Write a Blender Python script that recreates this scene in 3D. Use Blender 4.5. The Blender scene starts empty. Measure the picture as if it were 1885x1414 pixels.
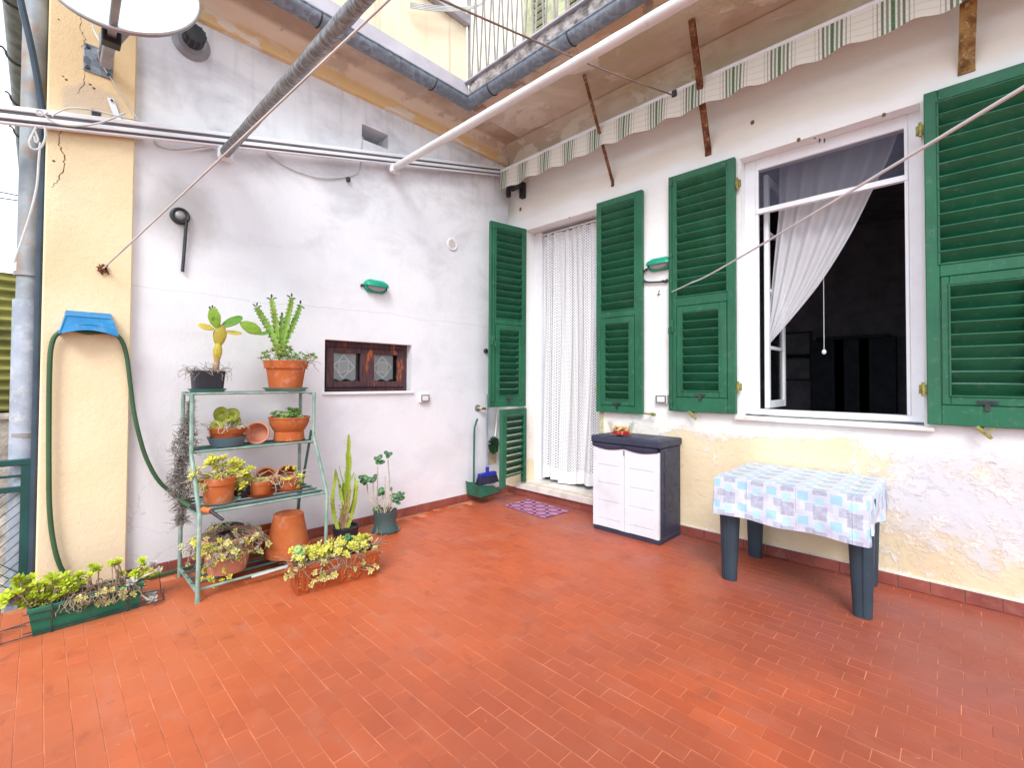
import bpy, math, random
from mathutils import Vector, Matrix, noise as mnoise

# ------------------------------------------------------------------ camera, sky, sun, exposure
sc = bpy.context.scene
COL = sc.collection
PW, PH = 1885.0, 1414.0
FPX, CYOFF = 848.594, -23.135
YAW, PITCH, ROLL = (math.radians(a) for a in (-44.26577, 1.09929, -0.28268))
CAM = Vector((3.959, -3.980, 1.350))
_f = Vector((math.sin(YAW)*math.cos(PITCH), math.cos(YAW)*math.cos(PITCH), math.sin(PITCH)))
_r0 = Vector((math.cos(YAW), -math.sin(YAW), 0))
_d0 = -_r0.cross(_f)
_c, _s = math.cos(ROLL), math.sin(ROLL)
RGT = _r0*_c + _d0*_s
DWN = _d0*_c - _r0*_s
FWD = _f

cd = bpy.data.cameras.new('camera')
cam = bpy.data.objects.new('camera', cd)
COL.objects.link(cam)
cd.sensor_fit = 'HORIZONTAL'
cd.sensor_width = 36.0
cd.lens = FPX/PW*36.0
cd.shift_y = CYOFF/PW
cd.clip_start = 0.02
cd.clip_end = 2000
cam.matrix_world = Matrix(((RGT.x, -DWN.x, -FWD.x, CAM.x), (RGT.y, -DWN.y, -FWD.y, CAM.y),
                           (RGT.z, -DWN.z, -FWD.z, CAM.z), (0, 0, 0, 1)))
sc.camera = cam

SUN_EL, SUN_AZ = math.radians(43), math.radians(142)
world = bpy.data.worlds.new('World')
sc.world = world
world.use_nodes = True
wn = world.node_tree
wn.nodes.clear()
wo = wn.nodes.new('ShaderNodeOutputWorld')
bg = wn.nodes.new('ShaderNodeBackground')
sky = wn.nodes.new('ShaderNodeTexSky')
sky.sky_type = 'NISHITA'
sky.sun_disc = False
sky.sun_elevation = SUN_EL
sky.sun_rotation = SUN_AZ
sky.dust_density = 4.0
cloud = wn.nodes.new('ShaderNodeMix')          # high thin overcast: most of the sky is an even cloud layer
cloud.data_type = 'RGBA'
cloud.inputs['Factor'].default_value = 0.8
wn.links.new(sky.outputs['Color'], cloud.inputs['A'])
cloud.inputs['B'].default_value = (10.6, 11.2, 12.3, 1)
wn.links.new(cloud.outputs['Result'], bg.inputs['Color'])
bg.inputs['Strength'].default_value = 0.12
wn.links.new(bg.outputs['Background'], wo.inputs['Surface'])

sd = bpy.data.lights.new('sun', 'SUN')
sd.energy = 1.55
sd.angle = math.radians(22)
sd.color = (1.0, 0.98, 0.94)
sun = bpy.data.objects.new('sun', sd)
COL.objects.link(sun)
_sv = Vector((math.sin(SUN_AZ)*math.cos(SUN_EL), math.cos(SUN_AZ)*math.cos(SUN_EL), math.sin(SUN_EL)))
sun.rotation_euler = _sv.to_track_quat('Z', 'Y').to_euler()
sun.location = _sv*30

sc.view_settings.view_transform = 'Standard'
sc.view_settings.look = 'None'
sc.view_settings.gamma = 1
sc.view_settings.exposure = 0.63
sc.view_settings.use_curve_mapping = False

# ------------------------------------------------------------------ helpers
RN = random.Random(11)
def U(a, b): return RN.uniform(a, b)
WL = {}

def ray(px, py):
    return RGT*(px-PW/2) + DWN*(py-PH/2-CYOFF) + FWD*FPX
def at(px, py, axis, val):
    """the point of the plane axis=val (0 x, 1 y, 2 z) that the photograph shows at this pixel"""
    r = ray(px, py)
    return CAM + r*((val-CAM[axis])/r[axis])
def onx(px, py, v=0.0): return at(px, py, 0, v)
def ony(px, py, v=0.0): return at(px, py, 1, v)
def onz(px, py, v=0.0): return at(px, py, 2, v)
def mpp(P): return (Vector(P)-CAM).dot(FWD)/FPX      # metres per photo pixel at P

class MB:
    """collects shapes; build() links them as one mesh object"""
    def __init__(s, M=None):
        s.v, s.f, s.uv, s.M, s.att = [], [], {}, M, []
    def add(s, vs, fs, uvs=None):
        o = len(s.v)
        s.v += [Vector(v) for v in vs]
        for k, f in enumerate(fs):
            if uvs: s.uv[len(s.f)] = uvs[k]
            s.f.append([i+o for i in f])
    def box(s, lo, hi, ch=0.0, M=None):
        x0, y0, z0 = lo; x1, y1, z1 = hi
        if ch <= 0:
            vs = [(x, y, z) for z in (z0, z1) for y in (y0, y1) for x in (x0, x1)]
            fs = [(0,2,3,1),(4,5,7,6),(0,1,5,4),(2,6,7,3),(0,4,6,2),(1,3,7,5)]
        else:
            c = [(x0+x1)/2, (y0+y1)/2, (z0+z1)/2]; h = [abs(x1-x0)/2, abs(y1-y0)/2, abs(z1-z0)/2]
            ch = min(ch, min(h)*.8)
            vs, idx = [], {}
            for sx in (-1,1):
                for sy in (-1,1):
                    for sz in (-1,1):
                        for a in range(3):
                            p = [sx*(h[0]-ch), sy*(h[1]-ch), sz*(h[2]-ch)]
                            p[a] = (sx,sy,sz)[a]*h[a]
                            idx[(sx,sy,sz,a)] = len(vs)
                            vs.append([p[0]+c[0], p[1]+c[1], p[2]+c[2]])
            fs = []
            def quad(k, flip): fs.append(tuple(k[::-1]) if flip else tuple(k))
            for a in range(3):
                b, d = (a+1)%3, (a+2)%3
                for sg in (-1,1):
                    k = []
                    for (p, q) in ((-1,-1),(1,-1),(1,1),(-1,1)):
                        t = [0,0,0]; t[a]=sg; t[b]=p; t[d]=q
                        k.append(idx[(t[0],t[1],t[2],a)])
                    quad(k, sg < 0)
                for p in (-1,1):
                    for q in (-1,1):
                        k = []
                        for (sg, ax) in ((-1,b),(1,b),(1,d),(-1,d)):
                            t = [0,0,0]; t[a]=sg; t[b]=p; t[d]=q
                            k.append(idx[(t[0],t[1],t[2],ax)])
                        quad(k, p*q > 0)
            for sx in (-1,1):
                for sy in (-1,1):
                    for sz in (-1,1):
                        k = [idx[(sx,sy,sz,a)] for a in range(3)]
                        quad(k, sx*sy*sz < 0)
        if M is not None: vs = [M @ Vector(v) for v in vs]
        s.add(vs, fs)
    def bar(s, p0, p1, w, h, up=(0,0,1), ch=0.0):
        p0, p1 = Vector(p0), Vector(p1)
        d = (p1-p0); L = d.length; d.normalize()
        sd_ = d.cross(Vector(up))
        if sd_.length < 1e-5: sd_ = d.cross(Vector((1,0,0)))
        sd_.normalize(); u = sd_.cross(d)
        M = Matrix(((d.x,sd_.x,u.x,p0.x),(d.y,sd_.y,u.y,p0.y),(d.z,sd_.z,u.z,p0.z),(0,0,0,1)))
        s.box((0,-w/2,-h/2),(L,w/2,h/2),ch,M)
    def tube(s, path, r, seg=8, cap=True, sq=None):
        path = [Vector(p) for p in path]
        n = len(path)
        rs = r if isinstance(r, (list, tuple)) else [r]*n
        t0 = (path[1]-path[0]).normalized()
        a = t0.orthogonal().normalized()
        rings = []
        for i in range(n):
            t = (path[min(i+1,n-1)]-path[max(i-1,0)])
            if t.length < 1e-9: t = t0.copy()
            t.normalize()
            a = a - t*a.dot(t)
            if a.length < 1e-6: a = t.orthogonal()
            a.normalize(); b = t.cross(a)
            rings.append([path[i] + (a*math.cos(2*math.pi*k/seg)+b*math.sin(2*math.pi*k/seg))*rs[i] for k in range(seg)])
        vs = [v for rg in rings for v in rg]
        fs = []
        for i in range(n-1):
            for k in range(seg):
                k2 = (k+1)%seg
                fs.append((i*seg+k, i*seg+k2, (i+1)*seg+k2, (i+1)*seg+k))
        if cap:
            fs.append(tuple(range(seg))[::-1]); fs.append(tuple((n-1)*seg+k for k in range(seg)))
        s.add(vs, fs)
    def lathe(s, prof, base=(0,0,0), seg=24, M=None, ell=1.0):
        vs, fs = [], []
        n = len(prof)
        for (r, z) in prof:
            for k in range(seg):
                a = 2*math.pi*k/seg
                vs.append(Vector((r*math.cos(a), r*math.sin(a)*ell, z)))
        for i in range(n-1):
            for k in range(seg):
                k2 = (k+1)%seg
                fs.append((i*seg+k, i*seg+k2, (i+1)*seg+k2, (i+1)*seg+k))
        if prof[0][0] > 1e-6: fs.append(tuple(range(seg))[::-1])
        if prof[-1][0] > 1e-6: fs.append(tuple((n-1)*seg+k for k in range(seg)))
        T = Matrix.Translation(Vector(base))
        if M is not None: T = T @ M
        s.add([T @ v for v in vs], fs)
    def grid(s, fn, nu, nv, uvf=None):
        vs = [fn(i/nu, j/nv) for j in range(nv+1) for i in range(nu+1)]
        fs, uvs = [], []
        for j in range(nv):
            for i in range(nu):
                a = j*(nu+1)+i
                fs.append((a, a+1, a+nu+2, a+nu+1))
                if uvf: uvs.append([uvf(i/nu,j/nv), uvf((i+1)/nu,j/nv), uvf((i+1)/nu,(j+1)/nv), uvf(i/nu,(j+1)/nv)])
        s.add(vs, fs, uvs or None)
    def blob(s, c, rad, M=None, nu=12, nv=7, fn=None):
        """ellipsoid, radii rad, optional local distortion"""
        vs, fs = [], []
        for j in range(nv+1):
            th = math.pi*j/nv
            for i in range(nu):
                ph = 2*math.pi*i/nu
                p = Vector((math.sin(th)*math.cos(ph), math.sin(th)*math.sin(ph), math.cos(th)))
                if fn: p = fn(p)
                p = Vector((p.x*rad[0], p.y*rad[1], p.z*rad[2]))
                if M is not None: p = M @ p
                vs.append(p+Vector(c))
        for j in range(nv):
            for i in range(nu):
                i2 = (i+1)%nu
                fs.append((j*nu+i, (j+1)*nu+i, (j+1)*nu+i2, j*nu+i2))
        s.add(vs, fs)
    def mesh(s, name, origin=(0,0,0), smooth=True, sharp=35):
        o = Vector(origin)
        me = bpy.data.meshes.new(name)
        vv = [((s.M @ v) if s.M is not None else v) - o for v in s.v]
        me.from_pydata([tuple(v) for v in vv], [], s.f)
        if s.uv:
            ul = me.uv_layers.new(name='UVMap')
            for p in me.polygons:
                q = s.uv.get(p.index)
                if q:
                    for k, li in enumerate(p.loop_indices): ul.data[li].uv = q[k]
        if smooth:
            me.polygons.foreach_set('use_smooth', [True]*len(me.polygons))
            try: me.set_sharp_from_angle(angle=math.radians(sharp))
            except Exception: pass
        me.update()
        return me
    def build(s, name, mat, parent=None, origin=None, smooth=True, sharp=35):
        if origin is None: origin = WL[parent.name] if parent is not None else (0,0,0)
        me = s.mesh(name, origin, smooth, sharp)
        if mat is not None: me.materials.append(mat)
        o = bpy.data.objects.new(name, me)
        COL.objects.link(o)
        if parent is not None:
            o.parent = parent
            o.location = Vector(origin)-WL[parent.name]
        else:
            o.location = origin
        WL[o.name] = Vector(origin)
        return o

def tag(o, label=None, cat=None, group=None, kind=None):
    if label: o['label'] = label
    if cat: o['category'] = cat
    if group: o['group'] = group
    if kind: o['kind'] = kind
    return o
def thing(name, label, cat, loc=(0,0,0), group=None):
    o = bpy.data.objects.new(name, None)
    o.empty_display_size = .05
    COL.objects.link(o)
    o.location = loc
    WL[o.name] = Vector(loc)
    return tag(o, label, cat, group)
def inst(name, me, Mw, parent):
    """an object sharing mesh me at world matrix Mw, child of parent"""
    o = bpy.data.objects.new(name, me)
    COL.objects.link(o)
    o.parent = parent
    o.matrix_basis = Matrix.Translation(-WL[parent.name]) @ Mw
    WL[o.name] = Mw.translation.copy()
    return o
def frame(p, u, w):
    """matrix with local x=u, y=w, z=up at p"""
    u, w = Vector(u).normalized(), Vector(w).normalized()
    z = u.cross(w)
    return Matrix(((u.x,w.x,z.x,p[0]),(u.y,w.y,z.y,p[1]),(u.z,w.z,z.z,p[2]),(0,0,0,1)))
def aim(p, n, spin=0.0, sc_=1.0):
    q = Vector(n).to_track_quat('Z', 'Y')
    return Matrix.Translation(Vector(p)) @ q.to_matrix().to_4x4() @ Matrix.Rotation(spin, 4, 'Z') @ Matrix.Scale(sc_, 4)
def smooth_path(pts, n=6):
    pts = [Vector(p) for p in pts]
    out = []
    for i in range(len(pts)-1):
        p0 = pts[max(i-1,0)]; p1 = pts[i]; p2 = pts[i+1]; p3 = pts[min(i+2,len(pts)-1)]
        for k in range(n):
            t = k/n
            out.append(.5*((2*p1)+(p2-p0)*t+(2*p0-5*p1+4*p2-p3)*t*t+(3*p1-p0-3*p2+p3)*t*t*t))
    out.append(pts[-1])
    return out

# ------------------------------------------------------------------ materials
class G:
    def __init__(s, name):
        s.m = bpy.data.materials.new(name); s.m.use_nodes = True
        s.nt = s.m.node_tree; s.nt.nodes.clear()
        s.out = s.n('ShaderNodeOutputMaterial'); s.b = s.n('ShaderNodeBsdfPrincipled')
        s.l(s.b.outputs[0], s.out.inputs['Surface'])
    def n(s, t): return s.nt.nodes.new(t)
    def l(s, a, b): s.nt.links.new(a, b)
    def put(s, sock, v):
        if isinstance(v, bpy.types.NodeSocket): s.l(v, sock)
        elif isinstance(v, (tuple, list)) and sock.type == 'RGBA' and len(v) == 3: sock.default_value = (*v, 1)
        else: sock.default_value = v
    def pos(s, kind='w'):
        if kind == 'w': return s.n('ShaderNodeNewGeometry').outputs['Position']
        return s.n('ShaderNodeTexCoord').outputs[{'o':'Object','uv':'UV','g':'Generated'}[kind]]
    def mapv(s, v, scale=(1,1,1), loc=(0,0,0), rot=(0,0,0)):
        k = s.n('ShaderNodeMapping'); s.l(v, k.inputs['Vector'])
        k.inputs['Scale'].default_value = scale; k.inputs['Location'].default_value = loc; k.inputs['Rotation'].default_value = rot
        return k.outputs[0]
    def noise(s, v, scale, detail=4, rough=.55, dist=0.0):
        k = s.n('ShaderNodeTexNoise'); s.l(v, k.inputs['Vector'])
        k.inputs['Scale'].default_value = scale; k.inputs['Detail'].default_value = detail
        k.inputs['Roughness'].default_value = rough; k.inputs['Distortion'].default_value = dist
        return k.outputs['Fac']
    def vor(s, v, scale, feature='F1', out='Distance'):
        k = s.n('ShaderNodeTexVoronoi'); k.feature = feature; s.l(v, k.inputs['Vector']); k.inputs['Scale'].default_value = scale
        return k.outputs[out]
    def white(s, v):
        k = s.n('ShaderNodeTexWhiteNoise'); k.noise_dimensions = '3D'; s.l(v, k.inputs['Vector']); return k.outputs['Value']
    def mth(s, op, a, b=None, c=None, clamp=False):
        k = s.n('ShaderNodeMath'); k.operation = op; k.use_clamp = clamp
        s.put(k.inputs[0], a)
        if b is not None: s.put(k.inputs[1], b)
        if c is not None: s.put(k.inputs[2], c)
        return k.outputs[0]
    def vm(s, op, a, b=None):
        k = s.n('ShaderNodeVectorMath'); k.operation = op; s.put(k.inputs[0], a)
        if b is not None: s.put(k.inputs[1], b)
        return k.outputs['Value'] if op in ('LENGTH','DISTANCE','DOT_PRODUCT') else k.outputs[0]
    def sep(s, v):
        k = s.n('ShaderNodeSeparateXYZ'); s.l(v, k.inputs[0]); return k.outputs
    def comb(s, x, y, z):
        k = s.n('ShaderNodeCombineXYZ')
        for i, q in enumerate((x,y,z)): s.put(k.inputs[i], q)
        return k.outputs[0]
    def ss(s, v, a, b, lo=0.0, hi=1.0):
        k = s.n('ShaderNodeMapRange'); k.interpolation_type = 'SMOOTHSTEP'
        s.put(k.inputs['Value'], v); k.inputs['From Min'].default_value = a; k.inputs['From Max'].default_value = b
        k.inputs['To Min'].default_value = lo; k.inputs['To Max'].default_value = hi
        return k.outputs['Result']
    def mix(s, f, a, b, mode='MIX'):
        k = s.n('ShaderNodeMix'); k.data_type = 'RGBA'; k.blend_type = mode
        s.put(k.inputs['Factor'], f); s.put(k.inputs['A'], a); s.put(k.inputs['B'], b)
        return k.outputs['Result']
    def bump(s, h, strength=.3, dist=.01, prev=None):
        k = s.n('ShaderNodeBump'); s.l(h, k.inputs['Height']); k.inputs['Strength'].default_value = strength; k.inputs['Distance'].default_value = dist
        if prev is not None: s.l(prev, k.inputs['Normal'])
        return k.outputs[0]
    def fin(s, col=None, rough=None, normal=None, metal=None, spec=None, **kw):
        if col is not None: s.put(s.b.inputs['Base Color'], col)
        if rough is not None: s.put(s.b.inputs['Roughness'], rough)
        if normal is not None: s.l(normal, s.b.inputs['Normal'])
        if metal is not None: s.put(s.b.inputs['Metallic'], metal)
        if spec is not None: s.put(s.b.inputs['Specular IOR Level'], spec)
        return s.m

def simple(name, col, rough=.6, metal=0.0, var=.18, vs=6.0, bump=.15, bs=60.0, spec=.4, dirt=None, ds=9.0, damt=.6, coord='w', bd=.004):
    g = G(name); p = g.pos(coord)
    c1 = tuple(max(0, x*(1-var)) for x in col); c2 = tuple(min(1, x*(1+var)) for x in col)
    c = g.mix(g.ss(g.noise(p, vs, 5), .3, .7), c1, c2)
    if dirt: c = g.mix(g.mth('MULTIPLY', g.ss(g.noise(p, ds, 7, .65), .5, .68), damt), c, dirt)
    nb = g.bump(g.noise(p, bs, 5), bump, bd)
    r = g.ss(g.noise(p, vs*2.3, 3), .2, .8, max(.05, rough-.12), min(1, rough+.12))
    return g.fin(c, r, nb, metal, spec)

def mat_plaster():
    g = G('grey_white_plaster'); p = g.pos(); x, y, z = g.sep(p)
    c = g.mix(g.ss(g.noise(p, .9, 3), .3, .7), (.76,.795,.86), (.83,.855,.90))
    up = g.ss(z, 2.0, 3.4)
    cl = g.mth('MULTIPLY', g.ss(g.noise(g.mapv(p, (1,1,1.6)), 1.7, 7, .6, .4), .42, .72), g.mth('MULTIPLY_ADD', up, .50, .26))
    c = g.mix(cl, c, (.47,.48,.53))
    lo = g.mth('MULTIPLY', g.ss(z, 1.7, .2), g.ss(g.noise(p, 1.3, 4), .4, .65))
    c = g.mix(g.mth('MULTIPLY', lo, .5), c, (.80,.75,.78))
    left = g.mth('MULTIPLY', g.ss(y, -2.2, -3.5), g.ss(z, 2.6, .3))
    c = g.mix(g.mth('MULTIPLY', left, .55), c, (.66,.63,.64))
    # old mortar patch round the iron ring
    d = g.vm('DISTANCE', g.vm('MULTIPLY', p, (0,1,.8)), (0,-3.29,2.53*.8))
    d = g.mth('ADD', d, g.mth('MULTIPLY', g.noise(p, 5, 5), .16))
    c = g.mix(g.ss(d, .38, .16, 0, .68), c, (.40,.39,.38))
    # green-grey damp under the ring and beneath the eave
    st = g.mth('MULTIPLY', g.ss(g.noise(g.mapv(p, (1,5,.5)), 2.2, 5), .5, .72), g.ss(z, 2.9, 3.9))
    c = g.mix(g.mth('MULTIPLY', st, .35), c, (.48,.46,.44))
    # hairline cracks low down and one long level line
    wp = g.vm('ADD', p, g.vm('MULTIPLY', g.comb(g.noise(p, 3, 4), g.noise(g.mapv(p,(1,1,1),(7,3,1)), 3, 4), g.noise(g.mapv(p,(1,1,1),(2,9,4)), 3, 4)), (.35,.35,.35)))
    ck = g.vor(wp, 2.6, 'DISTANCE_TO_EDGE')
    ckm = g.mth('MULTIPLY', g.ss(ck, .012, .0), g.mth('MULTIPLY', g.ss(z, 1.2, .5), g.ss(y, -2.2, -3.0)))
    c = g.mix(g.mth('MULTIPLY', ckm, .35), c, (.40,.37,.36))
    ln = g.mth('ABSOLUTE', g.mth('SUBTRACT', g.mth('ADD', z, g.mth('MULTIPLY', g.noise(p, 1.2, 5), .12)), 2.03))
    c = g.mix(g.ss(ln, .008, .0, 0, .28), c, (.45,.45,.50))
    fl = g.ss(g.noise(p, 38, 3), .66, .74)
    c = g.mix(g.mth('MULTIPLY', fl, .12), c, (.45,.44,.44))
    h = g.mth('ADD', g.noise(g.mapv(p,(1,1,.6)), 5, 8, .62), g.mth('MULTIPLY', g.noise(p, 90, 3), .25))
    return g.fin(c, .85, g.bump(h, .35, .02), spec=.2)

def mat_house():
    g = G('peeling_house_paint'); p = g.pos(); x, y, z = g.sep(p)
    c = g.mix(g.ss(g.noise(p, 1.1, 4), .3, .7), (.86,.88,.88), (.91,.93,.94))
    # soft shadow of the awning, painted as a tan band high up
    n0 = g.noise(g.mapv(p, (.35,1,1)), 2.5, 4)
    hi = g.mth('MULTIPLY', g.ss(g.mth('ABSOLUTE', g.mth('SUBTRACT', z, g.mth('MULTIPLY_ADD', n0, .25, 3.27))), .17, .02), .5)
    c = g.mix(hi, c, (.62,.52,.38))
    # lower part: old ochre coat showing through worn and flaked white
    n1 = g.noise(g.mapv(p,(1,1,1),(.6,0,.3)), 1.25, 6, .6, .5)
    n2 = g.noise(p, 9.0, 7, .72)
    zz = g.ss(z, 1.16, .80)
    t = g.mth('ADD', g.mth('MULTIPLY', n1, .80), g.mth('MULTIPLY', n2, .30))
    t = g.mth('SUBTRACT', t, g.mth('MULTIPLY', g.mth('SUBTRACT', 1.0, zz), .40))
    t = g.mth('ADD', t, g.mth('MULTIPLY', g.ss(z, .62, .05), .11))
    t = g.mth('SUBTRACT', t, g.mth('MULTIPLY', g.ss(x, 3.50, 3.85), .040))
    t = g.mth('ADD', t, g.mth('MULTIPLY', g.ss(x, 1.9, 2.5), .03))
    base_low = g.mix(g.ss(x, 3.2, 3.8), (.82,.78,.70), (.64,.64,.69))
    c = g.mix(zz, c, base_low)
    och = g.mix(g.ss(g.noise(p, 2.2, 5), .35, .7), (.79,.68,.46), (.73,.59,.37))
    wash = g.ss(t, .44, .60)
    c = g.mix(g.mth('MULTIPLY', wash, .45), c, och)
    m = g.ss(t, .525, .56)
    c = g.mix(g.mth('MULTIPLY', m, .85), c, och)
    rim = g.mth('MULTIPLY', g.ss(n2, .50, .54), g.mth('MULTIPLY', g.ss(t, .47, .53), g.ss(t, .62, .55)))
    c = g.mix(g.mth('MULTIPLY', rim, .75), c, (.80,.76,.76))
    dk = g.mth('MULTIPLY', g.ss(g.noise(g.mapv(p,(.45,1,1.6)), 21, 5, .65), .60, .64), g.mth('MULTIPLY', zz, g.ss(g.noise(p, 1.9, 3), .42, .55)))
    c = g.mix(g.mth('MULTIPLY', dk, .6), c, (.46,.40,.37))
    fl = g.mth('MULTIPLY', g.ss(g.noise(p, 18, 7, .7), .54, .58), g.ss(g.noise(p, 2.4, 3), .48, .6))
    c = g.mix(g.mth('MULTIPLY', g.mth('MULTIPLY', fl, m), .8), c, (.84,.79,.76))
    wp = g.vm('ADD', p, g.vm('MULTIPLY', g.comb(g.noise(p, 4, 6), 0.0, g.noise(g.mapv(p,(1,1,1),(2,9,4)), 4, 6)), (.5,0,.3)))
    ck = g.vor(wp, .75, 'DISTANCE_TO_EDGE')
    c = g.mix(g.mth('MULTIPLY', g.ss(ck, .0045, .0), g.mth('MULTIPLY', zz, .14)), c, (.45,.42,.42))
    # rain run beside the corner
    cr = g.mth('MULTIPLY', g.ss(g.mth('ADD', x, g.mth('MULTIPLY', g.noise(g.mapv(p,(6,1,1)), 4, 4), .12)), .24, .06), g.ss(z, 3.1, 3.5))
    c = g.mix(g.mth('MULTIPLY', cr, .6), c, (.36,.34,.33))
    h = g.mth('ADD', g.mth('MULTIPLY', m, -.35), g.mth('ADD', g.noise(p, 9, 8, .65), g.mth('MULTIPLY', zz, g.mth('ADD', g.mth('MULTIPLY', fl, .30), g.mth('MULTIPLY', rim, .3)))))
    return g.fin(c, .82, g.bump(h, .55, .015), spec=.2)

def mat_soffit():
    g = G('stained_soffit'); p = g.pos(); x, y, z = g.sep(p)
    c = g.mix(g.ss(g.noise(p, 1.3, 6, .6, .6), .35, .68), (.56,.46,.36), (.74,.66,.55))
    m = g.ss(g.noise(g.mapv(p,(1,1.6,1),(3,1,0)), 1.6, 8, .65, .6), .52, .56)
    c = g.mix(g.mth('MULTIPLY', m, .9), c, (.80,.73,.64))
    ol = g.mth('MULTIPLY', g.ss(g.noise(g.mapv(p,(.4,1.6,1),(0,5,0)), 1.9, 6), .46, .66), g.ss(x, .8, 2.4))
    c = g.mix(g.mth('MULTIPLY', ol, .65), c, (.46,.40,.20))
    e = g.mth('MULTIPLY', g.ss(y, -.62, -.90), g.ss(g.noise(p, 3.5, 7, .65), .3, .6))
    c = g.mix(g.mth('MULTIPLY', e, .6), c, (.60,.33,.18))
    dk = g.mth('MULTIPLY', g.ss(g.noise(p, 5, 7, .7), .56, .62), g.ss(y, -.7, -.93))
    c = g.mix(g.mth('MULTIPLY', dk, .75), c, (.16,.13,.12))
    h = g.mth('ADD', g.noise(p, 6, 8, .65), g.mth('MULTIPLY', m, .6))
    return g.fin(c, .9, g.bump(h, .5, .02), spec=.15)

def mat_cornice():
    g = G('flaking_cornice'); p = g.pos(); x, y, z = g.sep(p)
    c = g.mix(g.ss(g.noise(p, 1.4, 5), .3, .7), (.78,.67,.54), (.86,.78,.67))
    t = g.noise(g.mapv(p,(1,.8,1.6)), 2.2, 8, .65, .4)
    c = g.mix(g.ss(x, .13, .20), c, g.mix(g.ss(g.noise(p, 1.8, 7, .62), .38, .66), (.44,.34,.26), (.66,.56,.45)))
    low = g.mth('MULTIPLY', g.ss(z, 4.075, 4.03), 1.0)
    m = g.mth('MULTIPLY', g.ss(t, .46, .50), low)
    c = g.mix(g.mth('MULTIPLY', m, .85), c, (.80,.56,.25))
    sc2 = g.mth('MULTIPLY', g.ss(g.noise(p, 3.1, 8, .7), .52, .55), g.ss(z, 4.02, 4.1))
    c = g.mix(g.mth('MULTIPLY', sc2, .6), c, (.48,.40,.34))
    h = g.mth('ADD', g.noise(p, 7, 8, .65), g.mth('ADD', g.mth('MULTIPLY', m, -.7), g.mth('MULTIPLY', sc2, -.5)))
    return g.fin(c, .88, g.bump(h, .45, .015), spec=.15)

def mat_pilaster():
    g = G('cream_render'); p = g.pos(); x, y, z = g.sep(p)
    c = g.mix(g.ss(g.noise(p, 1.6, 5), .3, .7), (.79,.66,.42), (.86,.74,.51))
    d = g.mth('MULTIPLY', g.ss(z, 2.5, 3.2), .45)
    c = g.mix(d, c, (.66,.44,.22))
    l = g.mth('MULTIPLY', g.ss(z, .75, .1), g.ss(g.noise(p, 3, 6, .6), .35, .62))
    c = g.mix(g.mth('MULTIPLY', l, .6), c, (.74,.58,.45))
    sp = g.ss(g.noise(p, 70, 2), .70, .76)
    c = g.mix(g.mth('MULTIPLY', sp, .35), c, (.42,.28,.16))
    bl = g.ss(g.vm('DISTANCE', g.vm('ADD', p, g.vm('MULTIPLY', g.comb(0.0, g.noise(p, 6, 4), g.noise(g.mapv(p,(1,1,1),(4,4,4)), 6, 4)), (0,.12,.12))), (.05,-3.70,3.12)), .17, .12)
    c = g.mix(g.mth('MULTIPLY', bl, .6), c, (.50,.42,.36))
    h = g.mth('ADD', g.noise(p, 22, 7, .7), g.mth('MULTIPLY', g.noise(p, 120, 2), .4))
    return g.fin(c, .9, g.bump(h, .45, .01), spec=.15)

def mat_tile():
    g = G('glazed_red_tile'); p = g.pos(); x, y, z = g.sep(p)
    a = g.n('ShaderNodeAttribute'); a.attribute_name = 'tint'; tv = a.outputs['Fac']
    oi = g.n('ShaderNodeObjectInfo').outputs['Random']
    t = g.mth('FRACT', g.mth('ADD', tv, oi))
    c = g.mix(t, (.400,.071,.021), (.500,.102,.032))
    cl = g.ss(g.noise(p, 1.1, 5, .55), .3, .7)
    c = g.mix(g.mth('MULTIPLY', cl, .5), c, (.53,.115,.037))
    fd = g.mth('MULTIPLY', g.mth('MULTIPLY', g.ss(x, 3.2, .6), g.ss(y, -1.2, -3.4)), g.ss(g.noise(p, 1.6, 6), .15, .6))  # stronger sky light on the front left floor, painted into the tile colour
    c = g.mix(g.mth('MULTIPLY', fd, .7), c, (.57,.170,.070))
    w = g.ss(g.noise(g.mapv(p,(1,2.2,1)), 3.2, 7, .62), .5, .72)
    c = g.mix(g.mth('MULTIPLY', w, .32), c, (.46,.20,.145))
    du = g.mth('MULTIPLY', g.ss(g.mth('ADD', y, g.mth('MULTIPLY', g.ss(x, 2.0, 4.5), 1.1)), -1.25, .0), g.ss(g.noise(p, 1.7, 6), .2, .65))  # dusty wear along the house wall, with the shade there painted in
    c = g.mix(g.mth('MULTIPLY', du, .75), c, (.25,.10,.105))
    rt_ = g.mth('MULTIPLY', g.ss(g.mth('ADD', x, g.mth('MULTIPLY', y, -.35)), 1.9, 4.1), g.ss(g.noise(p, 1.3, 5), .2, .6))  # shade toward the right, painted into the tiles as a darker red
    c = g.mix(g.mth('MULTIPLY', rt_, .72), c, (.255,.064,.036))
    gr2 = g.mth('MULTIPLY', g.ss(g.noise(p, 5.5, 8, .68, .3), .55, .70), .45)
    c = g.mix(gr2, c, (.23,.055,.030))
    wm = g.mth('MULTIPLY', g.ss(g.noise(g.mapv(p,(1,1,1),(5,2,0)), 2.1, 8, .66, .8),   .56, .70), .10)
    c = g.mix(wm, c, (.52,.24,.17))
    ch = g.ss(g.noise(p, 26, 6, .7), .64, .70)
    c = g.mix(g.mth('MULTIPLY', ch, .5), c, (.52,.28,.19))
    r = g.mth('ADD', g.ss(g.noise(p, 2.3, 6, .6), .3, .75, .34, .62), g.mth('MULTIPLY', w, .15))
    h = g.mth('ADD', g.noise(p, 14, 4), g.mth('MULTIPLY', g.noise(p, 90, 3), .3))
    return g.fin(c, r, g.bump(h, .12, .004), spec=.36)

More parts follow.
